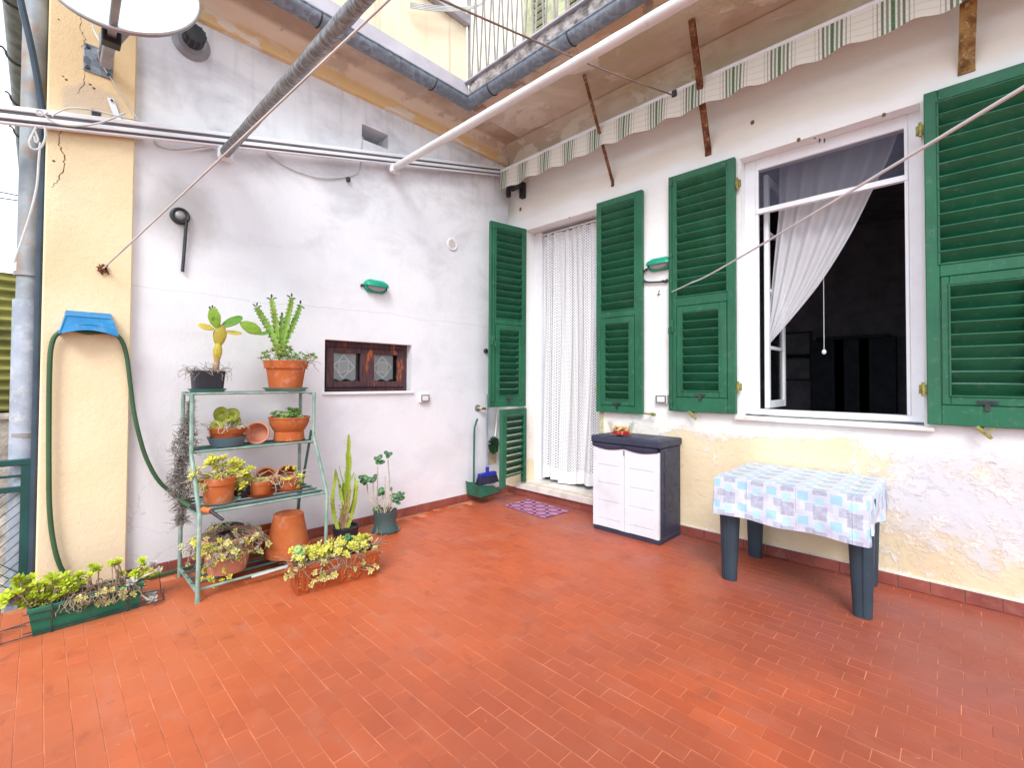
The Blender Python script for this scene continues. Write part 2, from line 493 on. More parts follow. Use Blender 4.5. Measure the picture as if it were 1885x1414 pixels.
def mat_wood():
    g = G('weathered_brown_wood'); p = g.pos()
    gr = g.noise(g.mapv(p,(1,6,1.2)), 9, 6, .65)
    c = g.mix(g.ss(gr, .3, .7), (.045,.022,.03), (.11,.05,.055))
    m = g.ss(g.noise(g.mapv(p,(1,2.6,.8),(0,.3,.2)), 4.5, 5, .6), .56, .66)
    m = g.mth('MULTIPLY', m, g.ss(g.noise(g.mapv(p,(1,14,1.5)), 9, 4), .35, .6))
    c = g.mix(m, c, (.50,.13,.03))
    return g.fin(c, .62, g.bump(gr, .3, .004), spec=.35)

def mat_rust(name, deep=(.10,.035,.018), mid=(.26,.11,.05), pale=(.45,.33,.2)):
    g = G(name); p = g.pos()
    c = g.mix(g.ss(g.noise(p, 14, 6, .7), .35, .65), deep, mid)
    c = g.mix(g.ss(g.noise(p, 34, 6, .7), .56, .62, 0, .8), c, pale)
    return g.fin(c, .85, g.bump(g.noise(p, 45, 6, .7), .6, .006), spec=.2)

def mat_galv(name='galvanised_zinc', col=(.30,.36,.44), dk=(.17,.21,.27), rough=.5, metal=.25):
    g = G(name); p = g.pos()
    v = g.vor(g.mapv(p,(1,1,1)), 34, 'F1', 'Color')
    k = g.sep(v)[0]
    c = g.mix(k, dk, col)
    c = g.mix(g.ss(g.noise(p, 3.5, 6, .65), .4, .7, 0, .6), c, tuple(q*.55 for q in col))
    return g.fin(c, rough, g.bump(g.noise(p, 22, 4), .1, .004), metal, .4)

def mat_valance():
    g = G('striped_awning_fabric'); uv = g.pos('uv'); u, v, _ = g.sep(uv)
    per = g.mth('FRACT', g.mth('DIVIDE', g.mth('SUBTRACT', u, .495-.159), .318))     # 0..1 inside one repeat, group centred at .5
    d = g.mth('ABSOLUTE', g.mth('SUBTRACT', per, .5))
    dd = g.mth('MULTIPLY', d, .318)
    th = g.noise(g.mapv(uv,(40,260,1)), 1.0, 3)
    c = g.mix(th, (.78,.76,.68), (.86,.85,.79))
    def st(c, a, w, col, f=1.0):
        return g.mix(g.mth('MULTIPLY', g.ss(g.mth('ABSOLUTE', g.mth('SUBTRACT', dd, a)), w, w*.6), f), c, col)
    c = st(c, 0.0, .013, (.10,.21,.11)); c = st(c, .028, .0085, (.17,.27,.17), .9); c = st(c, .100, .003, (.40,.41,.37), .6)
    c = st(c, .053, .0085, (.12,.16,.12), .92); c = st(c, .078, .005, (.25,.27,.24), .7)
    wv = g.ss(g.mth('ABSOLUTE', g.mth('SUBTRACT', g.mth('FRACT', g.mth('MULTIPLY', v, 22.0)), .5)), .12, .05)
    c = g.mix(g.mth('MULTIPLY', wv, .22), c, (.35,.35,.30))
    g.fin(c, .9, g.bump(g.noise(uv, 120, 2), .2, .003), spec=.1)
    tr = g.n('ShaderNodeBsdfTranslucent'); g.put(tr.inputs['Color'], c)
    mx = g.n('ShaderNodeMixShader'); mx.inputs[0].default_value = .25
    g.l(g.b.outputs[0], mx.inputs[1]); g.l(tr.outputs[0], mx.inputs[2]); g.l(mx.outputs[0], g.out.inputs['Surface'])
    return g.m

def fabric(name, col, trans=.4, alpha=None, g=None, rough=.9):
    g = g or G(name)
    g.fin(col, rough, spec=.1)
    tr = g.n('ShaderNodeBsdfTranslucent'); g.put(tr.inputs['Color'], col)
    mx = g.n('ShaderNodeMixShader'); mx.inputs[0].default_value = trans
    g.l(g.b.outputs[0], mx.inputs[1]); g.l(tr.outputs[0], mx.inputs[2])
    o = mx.outputs[0]
    if alpha is not None:
        tp = g.n('ShaderNodeBsdfTransparent'); m2 = g.n('ShaderNodeMixShader'); g.put(m2.inputs[0], alpha)
        g.l(tp.outputs[0], m2.inputs[1]); g.l(o, m2.inputs[2]); o = m2.outputs[0]
    g.l(o, g.out.inputs['Surface'])
    return g.m

def mat_lace():
    g = G('crochet_lace'); uv = g.pos('uv'); u, v, _ = g.sep(uv)
    # staggered net of holes, every 3 cm
    a = g.mth('MULTIPLY', g.mth('ADD', u, v), 1/.030); b = g.mth('MULTIPLY', g.mth('SUBTRACT', u, v), 1/.030)
    da = g.mth('SUBTRACT', g.mth('FRACT', a), .5); db = g.mth('SUBTRACT', g.mth('FRACT', b), .5)
    r = g.mth('MAXIMUM', g.mth('ABSOLUTE', da), g.mth('ABSOLUTE', db))
    hole = g.ss(r, .31, .20)
    hem = g.ss(v, .14, .13)                                          # plain hem at the bottom
    strp = g.ss(g.mth('ABSOLUTE', g.mth('SUBTRACT', g.mth('FRACT', g.mth('MULTIPLY', u, 2.4)), .5)), .36, .40)
    hole = g.mth('MULTIPLY', hole, g.mth('SUBTRACT', 1.0, hem))
    hole = g.mth('MULTIPLY', hole, g.mth('MULTIPLY_ADD', strp, -.35, 1.0))
    al = g.mth('SUBTRACT', 1.0, g.mth('MULTIPLY', hole, .82))
    return fabric('', (.90,.93,.97), .06, al, g)

def mat_print():
    g = G('oilcloth_print'); uv = g.pos('uv'); u, v, _ = g.sep(uv)
    c = g.mix(g.noise(uv, 9, 3), (.55,.61,.74), (.65,.71,.83))
    hatch = g.mth('MAXIMUM', g.ss(g.mth('ABSOLUTE', g.mth('SUBTRACT', g.mth('FRACT', g.mth('MULTIPLY', u, 150.)), .5)), .22, .32),
                  g.ss(g.mth('ABSOLUTE', g.mth('SUBTRACT', g.mth('FRACT', g.mth('MULTIPLY', v, 140.)), .5)), .22, .32))
    hatch = g.mth('MULTIPLY', hatch, g.ss(g.noise(uv, 45, 3), .35, .55))
    wob = g.mth('MULTIPLY', g.mth('SUBTRACT', g.noise(uv, 55, 2), .5), .012)
    def sq(ou, ov, su, sv, pu=.168, pv=.146):
        a = g.mth('ABSOLUTE', g.mth('SUBTRACT', g.mth('FRACT', g.mth('ADD', g.mth('DIVIDE', u, pu), ou)), .5))
        b = g.mth('ABSOLUTE', g.mth('SUBTRACT', g.mth('FRACT', g.mth('ADD', g.mth('DIVIDE', v, pv), ov)), .5))
        e = g.mth('MAXIMUM', g.mth('SUBTRACT', g.mth('MULTIPLY', a, pu), su/2), g.mth('SUBTRACT', g.mth('MULTIPLY', b, pv), sv/2))
        return g.ss(g.mth('ADD', e, wob), .002, -.002)
    for (ou,ov,su,sv,col,k) in ((.25,.60,.085,.034,(.50,.66,.84),.45),(.80,.72,.060,.050,(.50,.50,.66),.45),(.0,.0,.072,.080,None,1),(.52,.36,.058,.052,(.25,.58,.80),.7),(.30,.80,.050,.048,None,.8),(.02,.52,.046,.046,(.34,.70,.84),.6),(.62,.05,.05,.03,(.56,.55,.68),.5)):
        m_ = sq(ou,ov,su,sv)
        if col is None: c = g.mix(g.mth('MULTIPLY', m_, g.mth('MULTIPLY_ADD', hatch, .38*k, .36*k)), c, (.27,.29,.41))
        else: c = g.mix(g.mth('MULTIPLY', m_, k), c, col)
    return g.fin(c, g.ss(g.noise(uv, 5, 3), .3, .7, .25, .42), g.bump(g.mth('ADD', g.noise(uv, 7, 4), g.mth('MULTIPLY', g.ss(g.mth('ABSOLUTE', g.mth('SUBTRACT', g.mth('FRACT', g.mth('MULTIPLY', u, 3.6)), .5)), .02, .0), .6)), .4, .012), spec=.5)

def mat_mat():
    g = G('mauve_door_mat'); uv = g.pos('uv'); u, v, _ = g.sep(uv)
    X = g.mth('DIVIDE', u, .185); Y = g.mth('DIVIDE', v, .185)
    def ring(ox, oy):
        a = g.mth('SUBTRACT', g.mth('FRACT', g.mth('ADD', X, ox)), .5); b = g.mth('SUBTRACT', g.mth('FRACT', g.mth('ADD', Y, oy)), .5)
        return g.mth('SQRT', g.mth('ADD', g.mth('MULTIPLY', a, a), g.mth('MULTIPLY', b, b)))
    r = g.mth('MINIMUM', ring(0,0), ring(.5,.5))
    line = g.mth('MULTIPLY', g.ss(r, .27, .30), g.ss(r, .385, .355))
    n = g.noise(uv, 260, 2)
    c = g.mix(n, (.40,.18,.30), (.52,.27,.40))
    c = g.mix(g.mth('MULTIPLY', line, .92), c, (.10,.02,.09))
    return g.fin(c, .95, g.bump(n, .5, .003), spec=.1)

def mat_lacepanel():
    g = G('filet_lace_panel'); uv = g.pos('uv'); u, v, _ = g.sep(uv)
    a = g.mth('ABSOLUTE', g.mth('SUBTRACT', u, .5)); b = g.mth('ABSOLUTE', g.mth('SUBTRACT', v, .5))
    sq = g.mth('MAXIMUM', a, b); di = g.mth('ADD', a, b)
    m = g.mth('ADD', g.mth('MULTIPLY', g.ss(sq, .17, .19), g.ss(sq, .24, .22)), g.mth('MULTIPLY', g.ss(di, .38, .40), g.ss(di, .48, .46)))
    chk = g.mth('MULTIPLY', g.ss(g.mth('ABSOLUTE', g.mth('SUBTRACT', g.mth('FRACT', g.mth('MULTIPLY', g.mth('ADD', u, v), 9.)), .5)), .2, .3), g.ss(sq, .19, .17))
    m = g.mth('ADD', m, g.mth('MULTIPLY', chk, .8), clamp=True)
    c = g.mix(m, (.56,.62,.63), (.88,.92,.92))
    return fabric('', c, .3, None, g)

def mat_terracotta(name, a=(.42,.105,.028), b=(.50,.145,.045), eff=.35):
    g = G(name); p = g.pos(); z = g.sep(p)[2]
    c = g.mix(g.ss(g.noise(p, 7, 5), .3, .7), a, b)
    c = g.mix(g.mth('MULTIPLY', g.ss(g.noise(p, 13, 7, .65), .52, .7), eff), c, (.62,.38,.29))
    c = g.mix(g.ss(g.noise(p, 40, 4), .62, .72, 0, .4), c, (.28,.08,.03))
    return g.fin(c, .8, g.bump(g.noise(p, 70, 4), .25, .003), spec=.25)

def mat_leaf(name, a, b, tip=None, rough=.45, trans=.15):
    g = G(name); p = g.pos('w')
    oi = g.n('ShaderNodeObjectInfo').outputs['Random']
    t = g.mth('FRACT', g.mth('ADD', g.noise(p, 30, 3), g.mth('MULTIPLY', oi, .8)))
    c = g.mix(t, a, b)
    c = g.mix(g.ss(oi, .72, .95, 0, .45), c, tuple(q*.55 for q in a))
    if tip: c = g.mix(g.ss(g.noise(p, 22, 5, .6), .55, .68, 0, .75), c, tip)
    g.fin(c, rough, g.bump(g.noise(p, 120, 3), .25, .002), spec=.4)
    tr = g.n('ShaderNodeBsdfTranslucent'); g.put(tr.inputs['Color'], c)
    mx = g.n('ShaderNodeMixShader'); mx.inputs[0].default_value = trans
    g.l(g.b.outputs[0], mx.inputs[1]); g.l(tr.outputs[0], mx.inputs[2]); g.l(mx.outputs[0], g.out.inputs['Surface'])
    return g.m

def mat_glass(name, tint=(1,1,1), refl=.9):
    g = G(name); g.nt.nodes.remove(g.b)
    tp = g.n('ShaderNodeBsdfTransparent'); g.put(tp.inputs[0], tint)
    gl = g.n('ShaderNodeBsdfGlossy'); gl.inputs['Roughness'].default_value = .03
    fr = g.n('ShaderNodeFresnel'); fr.inputs['IOR'].default_value = 1.45
    mx = g.n('ShaderNodeMixShader'); g.l(g.mth('MULTIPLY', fr.outputs[0], refl), mx.inputs[0])
    g.l(tp.outputs[0], mx.inputs[1]); g.l(gl.outputs[0], mx.inputs[2]); g.l(mx.outputs[0], g.out.inputs['Surface'])
    return g.m

def mat_green_paint(name, col):
    g = G(name); p = g.pos()
    c = g.mix(g.ss(g.noise(p, 3.5, 6), .3, .7), tuple(q*.85 for q in col), tuple(q*1.18 for q in col))
    gr = g.noise(g.mapv(p,(14,14,1.2)), 6, 5, .6)
    c = g.mix(g.ss(gr, .58, .7, 0, .35), c, tuple(min(1, q*1.7+.01) for q in col))
    oi = g.n('ShaderNodeObjectInfo').outputs['Random']
    c = g.mix(g.mth('MULTIPLY', oi, .30), c, tuple(q*.62 for q in col))
    fd = g.ss(g.noise(g.mapv(p,(1,1,.5)), 1.7, 6, .6), .5, .7)
    c = g.mix(g.mth('MULTIPLY', fd, .35), c, (.06,.19,.115))
    ds_ = g.ss(g.noise(p, 20, 6, .7), .56, .66)
    c = g.mix(g.mth('MULTIPLY', ds_, .22), c, (.16,.24,.19))
    ch = g.ss(g.noise(p, 48, 5, .7), .66, .70)
    c = g.mix(g.mth('MULTIPLY', ch, .6), c, (.03,.05,.04))
    return g.fin(c, g.ss(g.noise(p, 8, 4), .3, .7, .36, .55), g.bump(gr, .12, .004), spec=.4)

def mat_fence_view(): pass

MT = dict(
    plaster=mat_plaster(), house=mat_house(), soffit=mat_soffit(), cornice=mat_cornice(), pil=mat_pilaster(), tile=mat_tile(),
    grout=simple('tile_grout', (.54,.19,.095), .9, var=.3, vs=6, bs=120, bump=.3, dirt=(.20,.07,.04), ds=3.5, damt=.8),
    skirt=simple('red_skirting_tile', (.27,.075,.058), .42, var=.22, vs=3.5, bump=.08, dirt=(.40,.22,.18), damt=.35),
    green=mat_green_paint('green_shutter_paint', (.0125,.122,.060)),
    oldgreen=simple('faded_yellow_green_paint', (.52,.54,.33), .7, var=.3, vs=9, dirt=(.12,.16,.08)),
    marble=simple('worn_white_marble', (.74,.70,.66), .5, var=.12, vs=5, dirt=(.52,.44,.36), damt=.5, bump=.08),
    white=simple('white_frame_paint', (.82,.85,.90), .5, var=.03, vs=5, dirt=(.62,.60,.56), ds=14, damt=.12, bump=.06),
    wood=mat_wood(), rust=mat_rust('rusty_iron'), rustpale=mat_rust('rusty_pale_iron', (.16,.08,.03), (.42,.26,.10), (.50,.40,.26)),
    zinc=mat_galv(), pipe=simple('weathered_drain_pipe', (.30,.34,.37), .6, .2, var=.25, vs=5, dirt=(.36,.20,.10), ds=4, damt=.7),
    pipegrey=simple('painted_grey_pipe', (.36,.42,.50), .5, .1, var=.15, vs=9, dirt=(.66,.68,.68), ds=14, damt=.5),
    bluepipe=simple('dark_blue_pipe', (.035,.06,.09), .4, var=.2),
    gutold=simple('weathered_gutter', (.26,.28,.27), .6, .2, var=.25, vs=12, dirt=(.12,.12,.11)),
    alu=simple('aluminium', (.80,.84,.90), .38, .2, var=.05, vs=4, bump=.03), aludk=simple('aluminium_groove', (.12,.12,.14), .6, .3),
    tubegrey=None, tubecream=None,
    valance=mat_valance(), lace=mat_lace(), sheer=None, screen=None,
    dishw=simple('white_dish_enamel', (.60,.62,.65), .35, var=.04, vs=3, bump=.02, dirt=(.5,.5,.5), ds=18, damt=.2),
    dishgrey=simple('grey_dish_steel', (.30,.31,.34), .45, .4, var=.15), darkplastic=simple('black_plastic', (.02,.02,.025), .45, var=.2, bump=.05),
    plate=mat_galv('zinc_mount_plate', (.34,.40,.47), (.15,.18,.23), .4, .5),
    dull=simple('dull_dark_iron', (.05,.055,.06), .5, .5, var=.3, vs=12, dirt=(.16,.18,.15)),
    hose=simple('green_garden_hose', (.042,.105,.048), .42, var=.12, bump=.03), blueplastic=simple('blue_plastic', (.012,.20,.46), .38, var=.12, bump=.04, dirt=(.22,.42,.62), ds=16, damt=.4),
    lampgreen=simple('turquoise_lamp_plastic', (.004,.30,.19), .35, var=.06, bump=.02), lampglass=simple('frosted_lamp_glass', (.42,.42,.44), .25, var=.05, bump=.05),
    rackgreen=simple('pale_green_rack_paint', (.22,.34,.29), .5, .1, var=.2, vs=12, dirt=(.46,.47,.40), ds=16, damt=.55),
    rackdark=simple('dark_green_rack_paint', (.055,.125,.115), .5, .1, var=.2, vs=12),
    terra=mat_terracotta('terracotta'), terrapale=mat_terracotta('pale_terracotta', (.50,.19,.10), (.58,.27,.18), .75), terradark=mat_terracotta('dark_terracotta', (.31,.066,.018), (.39,.095,.027), .15),
    blackpot=simple('black_plant_pot', (.022,.024,.034), .5, var=.2, bump=.05), greenpot=simple('grey_green_plant_pot', (.060,.105,.105), .5, var=.15, bump=.04),
    saucer=simple('teal_saucer', (.085,.24,.23), .45, var=.15, bump=.04), saucerpale=simple('faded_teal_saucer', (.20,.34,.33), .5, var=.15), saucerblue=simple('slate_blue_saucer', (.10,.16,.20), .5, var=.15),
    soil=simple('dry_soil', (.07,.045,.03), .95, var=.4, vs=30, bump=.8, bs=50),
    sedum=mat_leaf('yellow_green_sedum', (.60,.62,.07), (.80,.76,.16), trans=.25), sedumpale=mat_leaf('pale_sedum', (.56,.56,.20), (.78,.72,.30), trans=.25), sedumgrey=mat_leaf('grey_succulent', (.44,.44,.42), (.58,.56,.54)),
    sedumbright=mat_leaf('bright_lime_sedum', (.52,.66,.03), (.72,.80,.08), trans=.3),
    herb=mat_leaf('small_green_sedum', (.22,.42,.10), (.42,.58,.22)), dry=simple('dry_stems', (.27,.19,.135), .9, var=.4, vs=25, coord='w'), drygrey=simple('dry_grey_roots', (.30,.26,.24), .9, var=.4, vs=25),
    padg=mat_leaf('prickly_pear_green', (.13,.34,.03), (.26,.42,.04), (.06,.16,.02)), pady=mat_leaf('prickly_pear_yellow', (.52,.44,.05), (.60,.50,.07), (.32,.18,.04)),
    euph=mat_leaf('euphorbia_green', (.14,.35,.05), (.30,.46,.08), (.40,.46,.18)), euphtip=mat_leaf('dark_tip_leaves', (.04,.07,.03), (.09,.11,.05)), barkc=simple('corky_stem', (.36,.24,.12), .9, var=.35, vs=40, bump=.6),
    cactus=mat_leaf('cactus_lime', (.20,.40,.03), (.40,.50,.05), (.30,.26,.06)), jade=mat_leaf('jade_green', (.03,.13,.05), (.08,.22,.07), rough=.35), jadestem=simple('pale_jade_stem', (.52,.44,.32), .85, var=.25, vs=40, bump=.5, dirt=(.18,.13,.09)),
    paddle=mat_leaf('olive_round_leaves', (.24,.28,.015), (.38,.40,.03), (.12,.20,.02), rough=.4), till=simple('grey_air_plant', (.22,.20,.185), .9, var=.35, vs=20),
    cabwhite=simple('white_resin', (.70,.74,.81), .42, var=.02, bump=.02, bs=200, dirt=(.54,.53,.52), ds=4, damt=.35), cabdark=simple('slate_resin', (.036,.043,.078), .5, var=.12, bump=.08, bs=220),
    tableleg=simple('blue_grey_resin', (.028,.050,.072), .48, var=.12, bump=.06, bs=180), oilcloth=mat_print(), doormat=mat_mat(), lacep=mat_lacepanel(),
    glass=mat_glass('clear_glass'), bowl=mat_glass('bowl_glass', (.995,1,1), .25), brush=simple('green_bristles', (.02,.07,.03), .9, var=.4, vs=40, bump=.8),
    broomblue=simple('blue_broom_plastic', (.015,.025,.36), .4), bristle=simple('dark_bristles', (.03,.03,.06), .9, var=.4, vs=60, bump=.8, bs=150), panplastic=simple('green_dustpan_plastic', (.02,.12,.075), .4),
    handle=simple('grey_metal_handle', (.36,.40,.50), .35, .5), brass=simple('old_brass', (.30,.20,.08), .45, .7, var=.3), catch=simple('olive_painted_catch', (.26,.24,.07), .65, var=.35, vs=30),
    socketgrey=simple('grey_socket_frame', (.20,.21,.22), .4), whiteplastic=simple('white_plastic', (.80,.79,.80), .35, var=.03, bump=.02), orange=simple('orange_nozzle', (.75,.16,.04), .4),
    cord=simple('cream_cord', (.58,.60,.60), .8, var=.12), corddark=simple('brown_cable', (.22,.16,.14), .7), cordw=simple('white_cord', (.64,.68,.71), .7, var=.08),
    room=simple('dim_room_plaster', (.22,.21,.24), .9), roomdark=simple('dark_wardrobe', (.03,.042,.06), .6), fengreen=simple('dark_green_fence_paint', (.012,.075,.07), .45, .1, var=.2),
    corr=simple('olive_corrugated_sheet', (.26,.25,.07), .6, .1, var=.3, vs=2.2, dirt=(.08,.09,.05), ds=3), oldwall=simple('old_rubble_render', (.50,.43,.37), .95, var=.4, vs=4, bump=.9, bs=9, bd=.05, dirt=(.20,.17,.14), ds=3),
    flash=simple('lilac_grey_flashing', (.48,.46,.52), .6, .1, var=.12, vs=4), parapet=None, upwall=simple('bright_cream_house_paint', (.90,.86,.68), .85, var=.06, vs=2),
    slabedge=simple('crumbling_slab_edge', (.34,.31,.31), .95, var=.45, vs=12, bump=1.0, bs=22, bd=.03, dirt=(.09,.08,.08), ds=10, damt=.8), ironwhite=simple('grey_painted_iron', (.36,.34,.34), .5, .2, var=.2, vs=9, dirt=(.36,.25,.17)),
    ground=simple('earth', (.20,.18,.13), .95, var=.3, vs=.5, bump=.4, bs=4), crack=simple('dark_crack', (.16,.10,.06), 1.0), peg=None,
)
def mat_parapet():
    g = G('streaked_cream_parapet'); p = g.pos()
    c = g.mix(g.ss(g.noise(p, 1.5, 4), .3, .7), (.86,.72,.52), (.90,.80,.62))
    s_ = g.ss(g.noise(g.mapv(p,(1,7,.35)), 2.0, 6, .65), .52, .72)
    c = g.mix(g.mth('MULTIPLY', s_, .55), c, (.55,.36,.24))
    return g.fin(c, .9, g.bump(g.noise(p, 14, 6), .3, .01), spec=.15)
MT['parapet'] = mat_parapet()
def mat_tubefoil():
    g = G('dark_wrapped_tube'); p = g.pos()
    n = g.noise(g.mapv(p,(60,22,22),(0,0,0),(0,.6,.5)), 1.0, 4, .65)
    c = g.mix(g.ss(n, .36, .70), (.14,.14,.155), (.36,.385,.41))
    return g.fin(c, .4, g.bump(n, .35, .006), .3, .5)
MT['tubegrey'] = mat_tubefoil()
def mat_tubecream():
    g = G('cream_wrapped_tube'); p = g.pos()
    c = g.mix(g.ss(g.noise(p, 4, 4), .3, .7), (.68,.70,.71), (.78,.80,.82))
    c = g.mix(g.ss(g.noise(g.mapv(p,(34,6,6)), 1.0, 6, .7), .58, .72, 0, .55), c, (.30,.24,.17))
    return g.fin(c, .5, g.bump(g.noise(g.mapv(p,(30,5,5)), 1.0, 4), .3, .01), spec=.4)
MT['tubecream'] = mat_tubecream()
MT['sheer'] = fabric('sheer_white_voile', (.86,.87,.92), .2, .78)
MT['screen'] = fabric('grey_insect_mesh', (.10,.11,.16), .2, .55)

# ================================================================== SETTING
# ---- ground far below the terrace
m = MB(); m.box((-160,-160,-4.3),(160,160,-4.0))
tag(m.build('ground', MT['ground']), 'bare earth ground below the raised terrace', 'ground', kind='structure')

# ---- terrace floor: slab at joint level, red tiles laid in running bond along the house wall
FX1, FY0 = 7.4, -6.6
m = MB(); m.box((0,FY0,-.22),(FX1,0,-.0016))
floor = tag(m.build('terrace_floor', MT['grout']), 'terrace floor paved with small glazed red tiles', 'floor', kind='structure')
TL, TW, JT = .158, .0788, .0028
def tile_mesh(k):
    q = MB(); l, w, h, c = TL-JT, TW-JT, .012, .0010
    z = [U(-.0004,.0004) for _ in range(4)]
    pts = [(-l/2,-w/2),(l/2,-w/2),(l/2,w/2),(-l/2,w/2)]
    ins = [(x-math.copysign(c,x), y-math.copysign(c,y)) for x, y in pts]
    vs = [(x,y,-h) for x,y in pts]+[(x,y,-c+z[i]) for i,(x,y) in enumerate(pts)]+[(x,y,z[i]) for i,(x,y) in enumerate(ins)]
    fs = [(8,9,10,11)]+[(4+i,4+(i+1)%4,8+(i+1)%4,8+i) for i in range(4)]+[(i,(i+1)%4,4+(i+1)%4,4+i) for i in range(4)]
    q.add(vs, fs)
    return q
def add_tint(me, vals):
    a = me.attributes.new('tint', 'FLOAT', 'FACE')
    a.data.foreach_set('value', vals)
protos = []
for k in range(14):
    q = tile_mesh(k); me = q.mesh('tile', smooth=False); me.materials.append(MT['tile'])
    add_tint(me, [k/14.0]*len(me.polygons)); protos.append((me, q))
cells = []
for j in range(int(-FY0/TW)):
    y = -.004-TW*(j+.5)
    off = (.5*TL if j%2 else 0)+U(-.006,.006)
    for i in range(-1, int(FX1/TL)+1):
        x = TL*(i+.5)+off
        if x-TL/2 < .0 or x+TL/2 > FX1: continue
        P = Vector((x,y,0)); d = (P-CAM).dot(FWD)
        a = 0
        if d > .25:
            v = P-CAM; px = v.dot(RGT)/d*FPX+PW/2; py = v.dot(DWN)/d*FPX+PH/2+CYOFF
            if -20 < px < PW+20 and py < PH+30:
                a = (CAM.z/ (P-CAM).length)/(d*d)
        cells.append((a, x, y))
cells.sort(reverse=True)
rest = MB(); rt = []
for n, (a, x, y) in enumerate(cells):
    me, q = protos[RN.randrange(14)]
    Mw = Matrix.Translation((x+U(-.0008,.0008), y+U(-.0008,.0008), U(-.0003,.0004))) @ Matrix.Rotation(U(-.004,.004), 4, 'Z')
    if n < 300: inst('tile', me, Mw, floor)
    else:
        rest.add([Mw @ v for v in q.v], q.f); rt += [RN.random()]*len(q.f)
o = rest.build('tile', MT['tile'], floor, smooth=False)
add_tint(o.data, rt); tag(o, kind='stuff')

# ---- wall builder: sheet in a plane with rectangular openings and thickness
def wall(mb, M, u0, u1, v0, v1, th, holes=(), reveal=True):
    """local u along, v up, front at w=0, back at w=-th ; M maps (u,v,w)"""
    us = sorted({u0,u1,*[h[0] for h in holes],*[h[1] for h in holes]}); vs_ = sorted({v0,v1,*[h[2] for h in holes],*[h[3] for h in holes]})
    for w, fl in ((0,False),(-th,True)):
        for i in range(len(us)-1):
            for j in range(len(vs_)-1):
                uc, vc = (us[i]+us[i+1])/2, (vs_[j]+vs_[j+1])/2
                if any(h[0]<uc<h[1] and h[2]<vc<h[3] for h in holes): continue
                q = [(us[i],vs_[j],w),(us[i+1],vs_[j],w),(us[i+1],vs_[j+1],w),(us[i],vs_[j+1],w)]
                if fl: q = q[::-1]
                mb.add([M @ Vector(p) for p in q], [(0,1,2,3)])
    def ring(a,b,c,d,inn):
        q = [(a,c),(b,c),(b,d),(a,d)]
        for k in range(4):
            p, r = q[k], q[(k+1)%4]
            f = [(p[0],p[1],0),(p[0],p[1],-th),(r[0],r[1],-th),(r[0],r[1],0)]
            if inn: f = f[::-1]
            mb.add([M @ Vector(t) for t in f], [(0,1,2,3)])
    ring(u0,u1,v0,v1,False)
    for h in holes: ring(h[0],h[1],h[2],h[3],True)
MH = Matrix(((1,0,0,0),(0,0,-1,0),(0,1,0,0),(0,0,0,1)))         # house wall: u=x, v=z, out=-y
ML = Matrix(((0,0,1,0),(1,0,0,0),(0,1,0,0),(0,0,0,1)))          # left wall: u=y, v=z, out=+x

# ---- house with the door and the window
house = thing('house', 'cream white house with peeling ochre paint, door and open window', 'house', (4,0,0))
m = MB(); wall(m, MH, 0, 8.5, -4, 4.13, .36, [(.288,1.322,.16,3.12),(2.677,3.785,1.067,3.176)])
m.build('wall', MT['house'], house, smooth=False)
m = MB(); wall(m, MH, -3.0, 8.5, 4.40, 8.2, .36, [(.42,.66,4.55,6.6)])
m.build('upper_wall', MT['upwall'], house, smooth=False)
# cove between wall and soffit
m = MB()
prof = [(0,3.95),(.035,3.955),(.045,4.02),(.10,4.085),(.20,4.118)]
m.grid(lambda s,t: (.06+s*8.4, -prof[int(round(t*4))][0], prof[int(round(t*4))][1]), 1, 4)
m.build('cove', MT['soffit'], house)
m = MB(); m.box((.2885,.165,.177),(.400,.25,3.119),.004); m.build('door_frame', MT['white'], house)
# marble threshold
m = MB(); m.box((.19,-.045,.083),(1.40,.0,.152),.006); m.box((.288,-.001,.160),(1.322,.40,.176),.004)
m.build('threshold', MT['marble'], house)
# skirting tiles
sk = MB(); sk.box((-.077,-.011,0),(.077,.0,.080),.0025)
skm = sk.mesh('skirting_tile', smooth=False); skm.materials.append(MT['skirt'])
x = .012
while x < 5.2:
    inst('skirting_tile', skm, Matrix.Translation((x+.078, -.001, .0015+U(-.001,.001))) @ Matrix.Rotation(U(-.006,.006),4,'Y'), house); x += .158
m = MB(); m.box((5.2,-.011,0),(8.4,0,.08)); tag(m.build('skirting_tile', MT['skirt'], house), kind='stuff')
m = MB(); m.bar((.0,-.006,.0865),(8.4,-.006,.0865),.012,.010)
m.build('mortar_strip', MT['marble'], house)
for (px,py,r_) in ((1385,225,.016),(958,385,.020),(1470,257,.014),(1500,254,.006),(1627,211,.012),(1048,400,.008),(1040,640,.004)):
    c = ony(px,py,-.001); m = MB(); m.blob(c,(r_,.0015,r_*1.2),None,9,6); m.build('hole', MT['crack'], house)
for px in (1510,1519):
    c = ony(px,258,0); m = MB(); m.tube([c,c+Vector((0,-.03,0)),c+Vector((0,-.032,-.03))],.004,5); m.build('nail', MT['dull'], house)
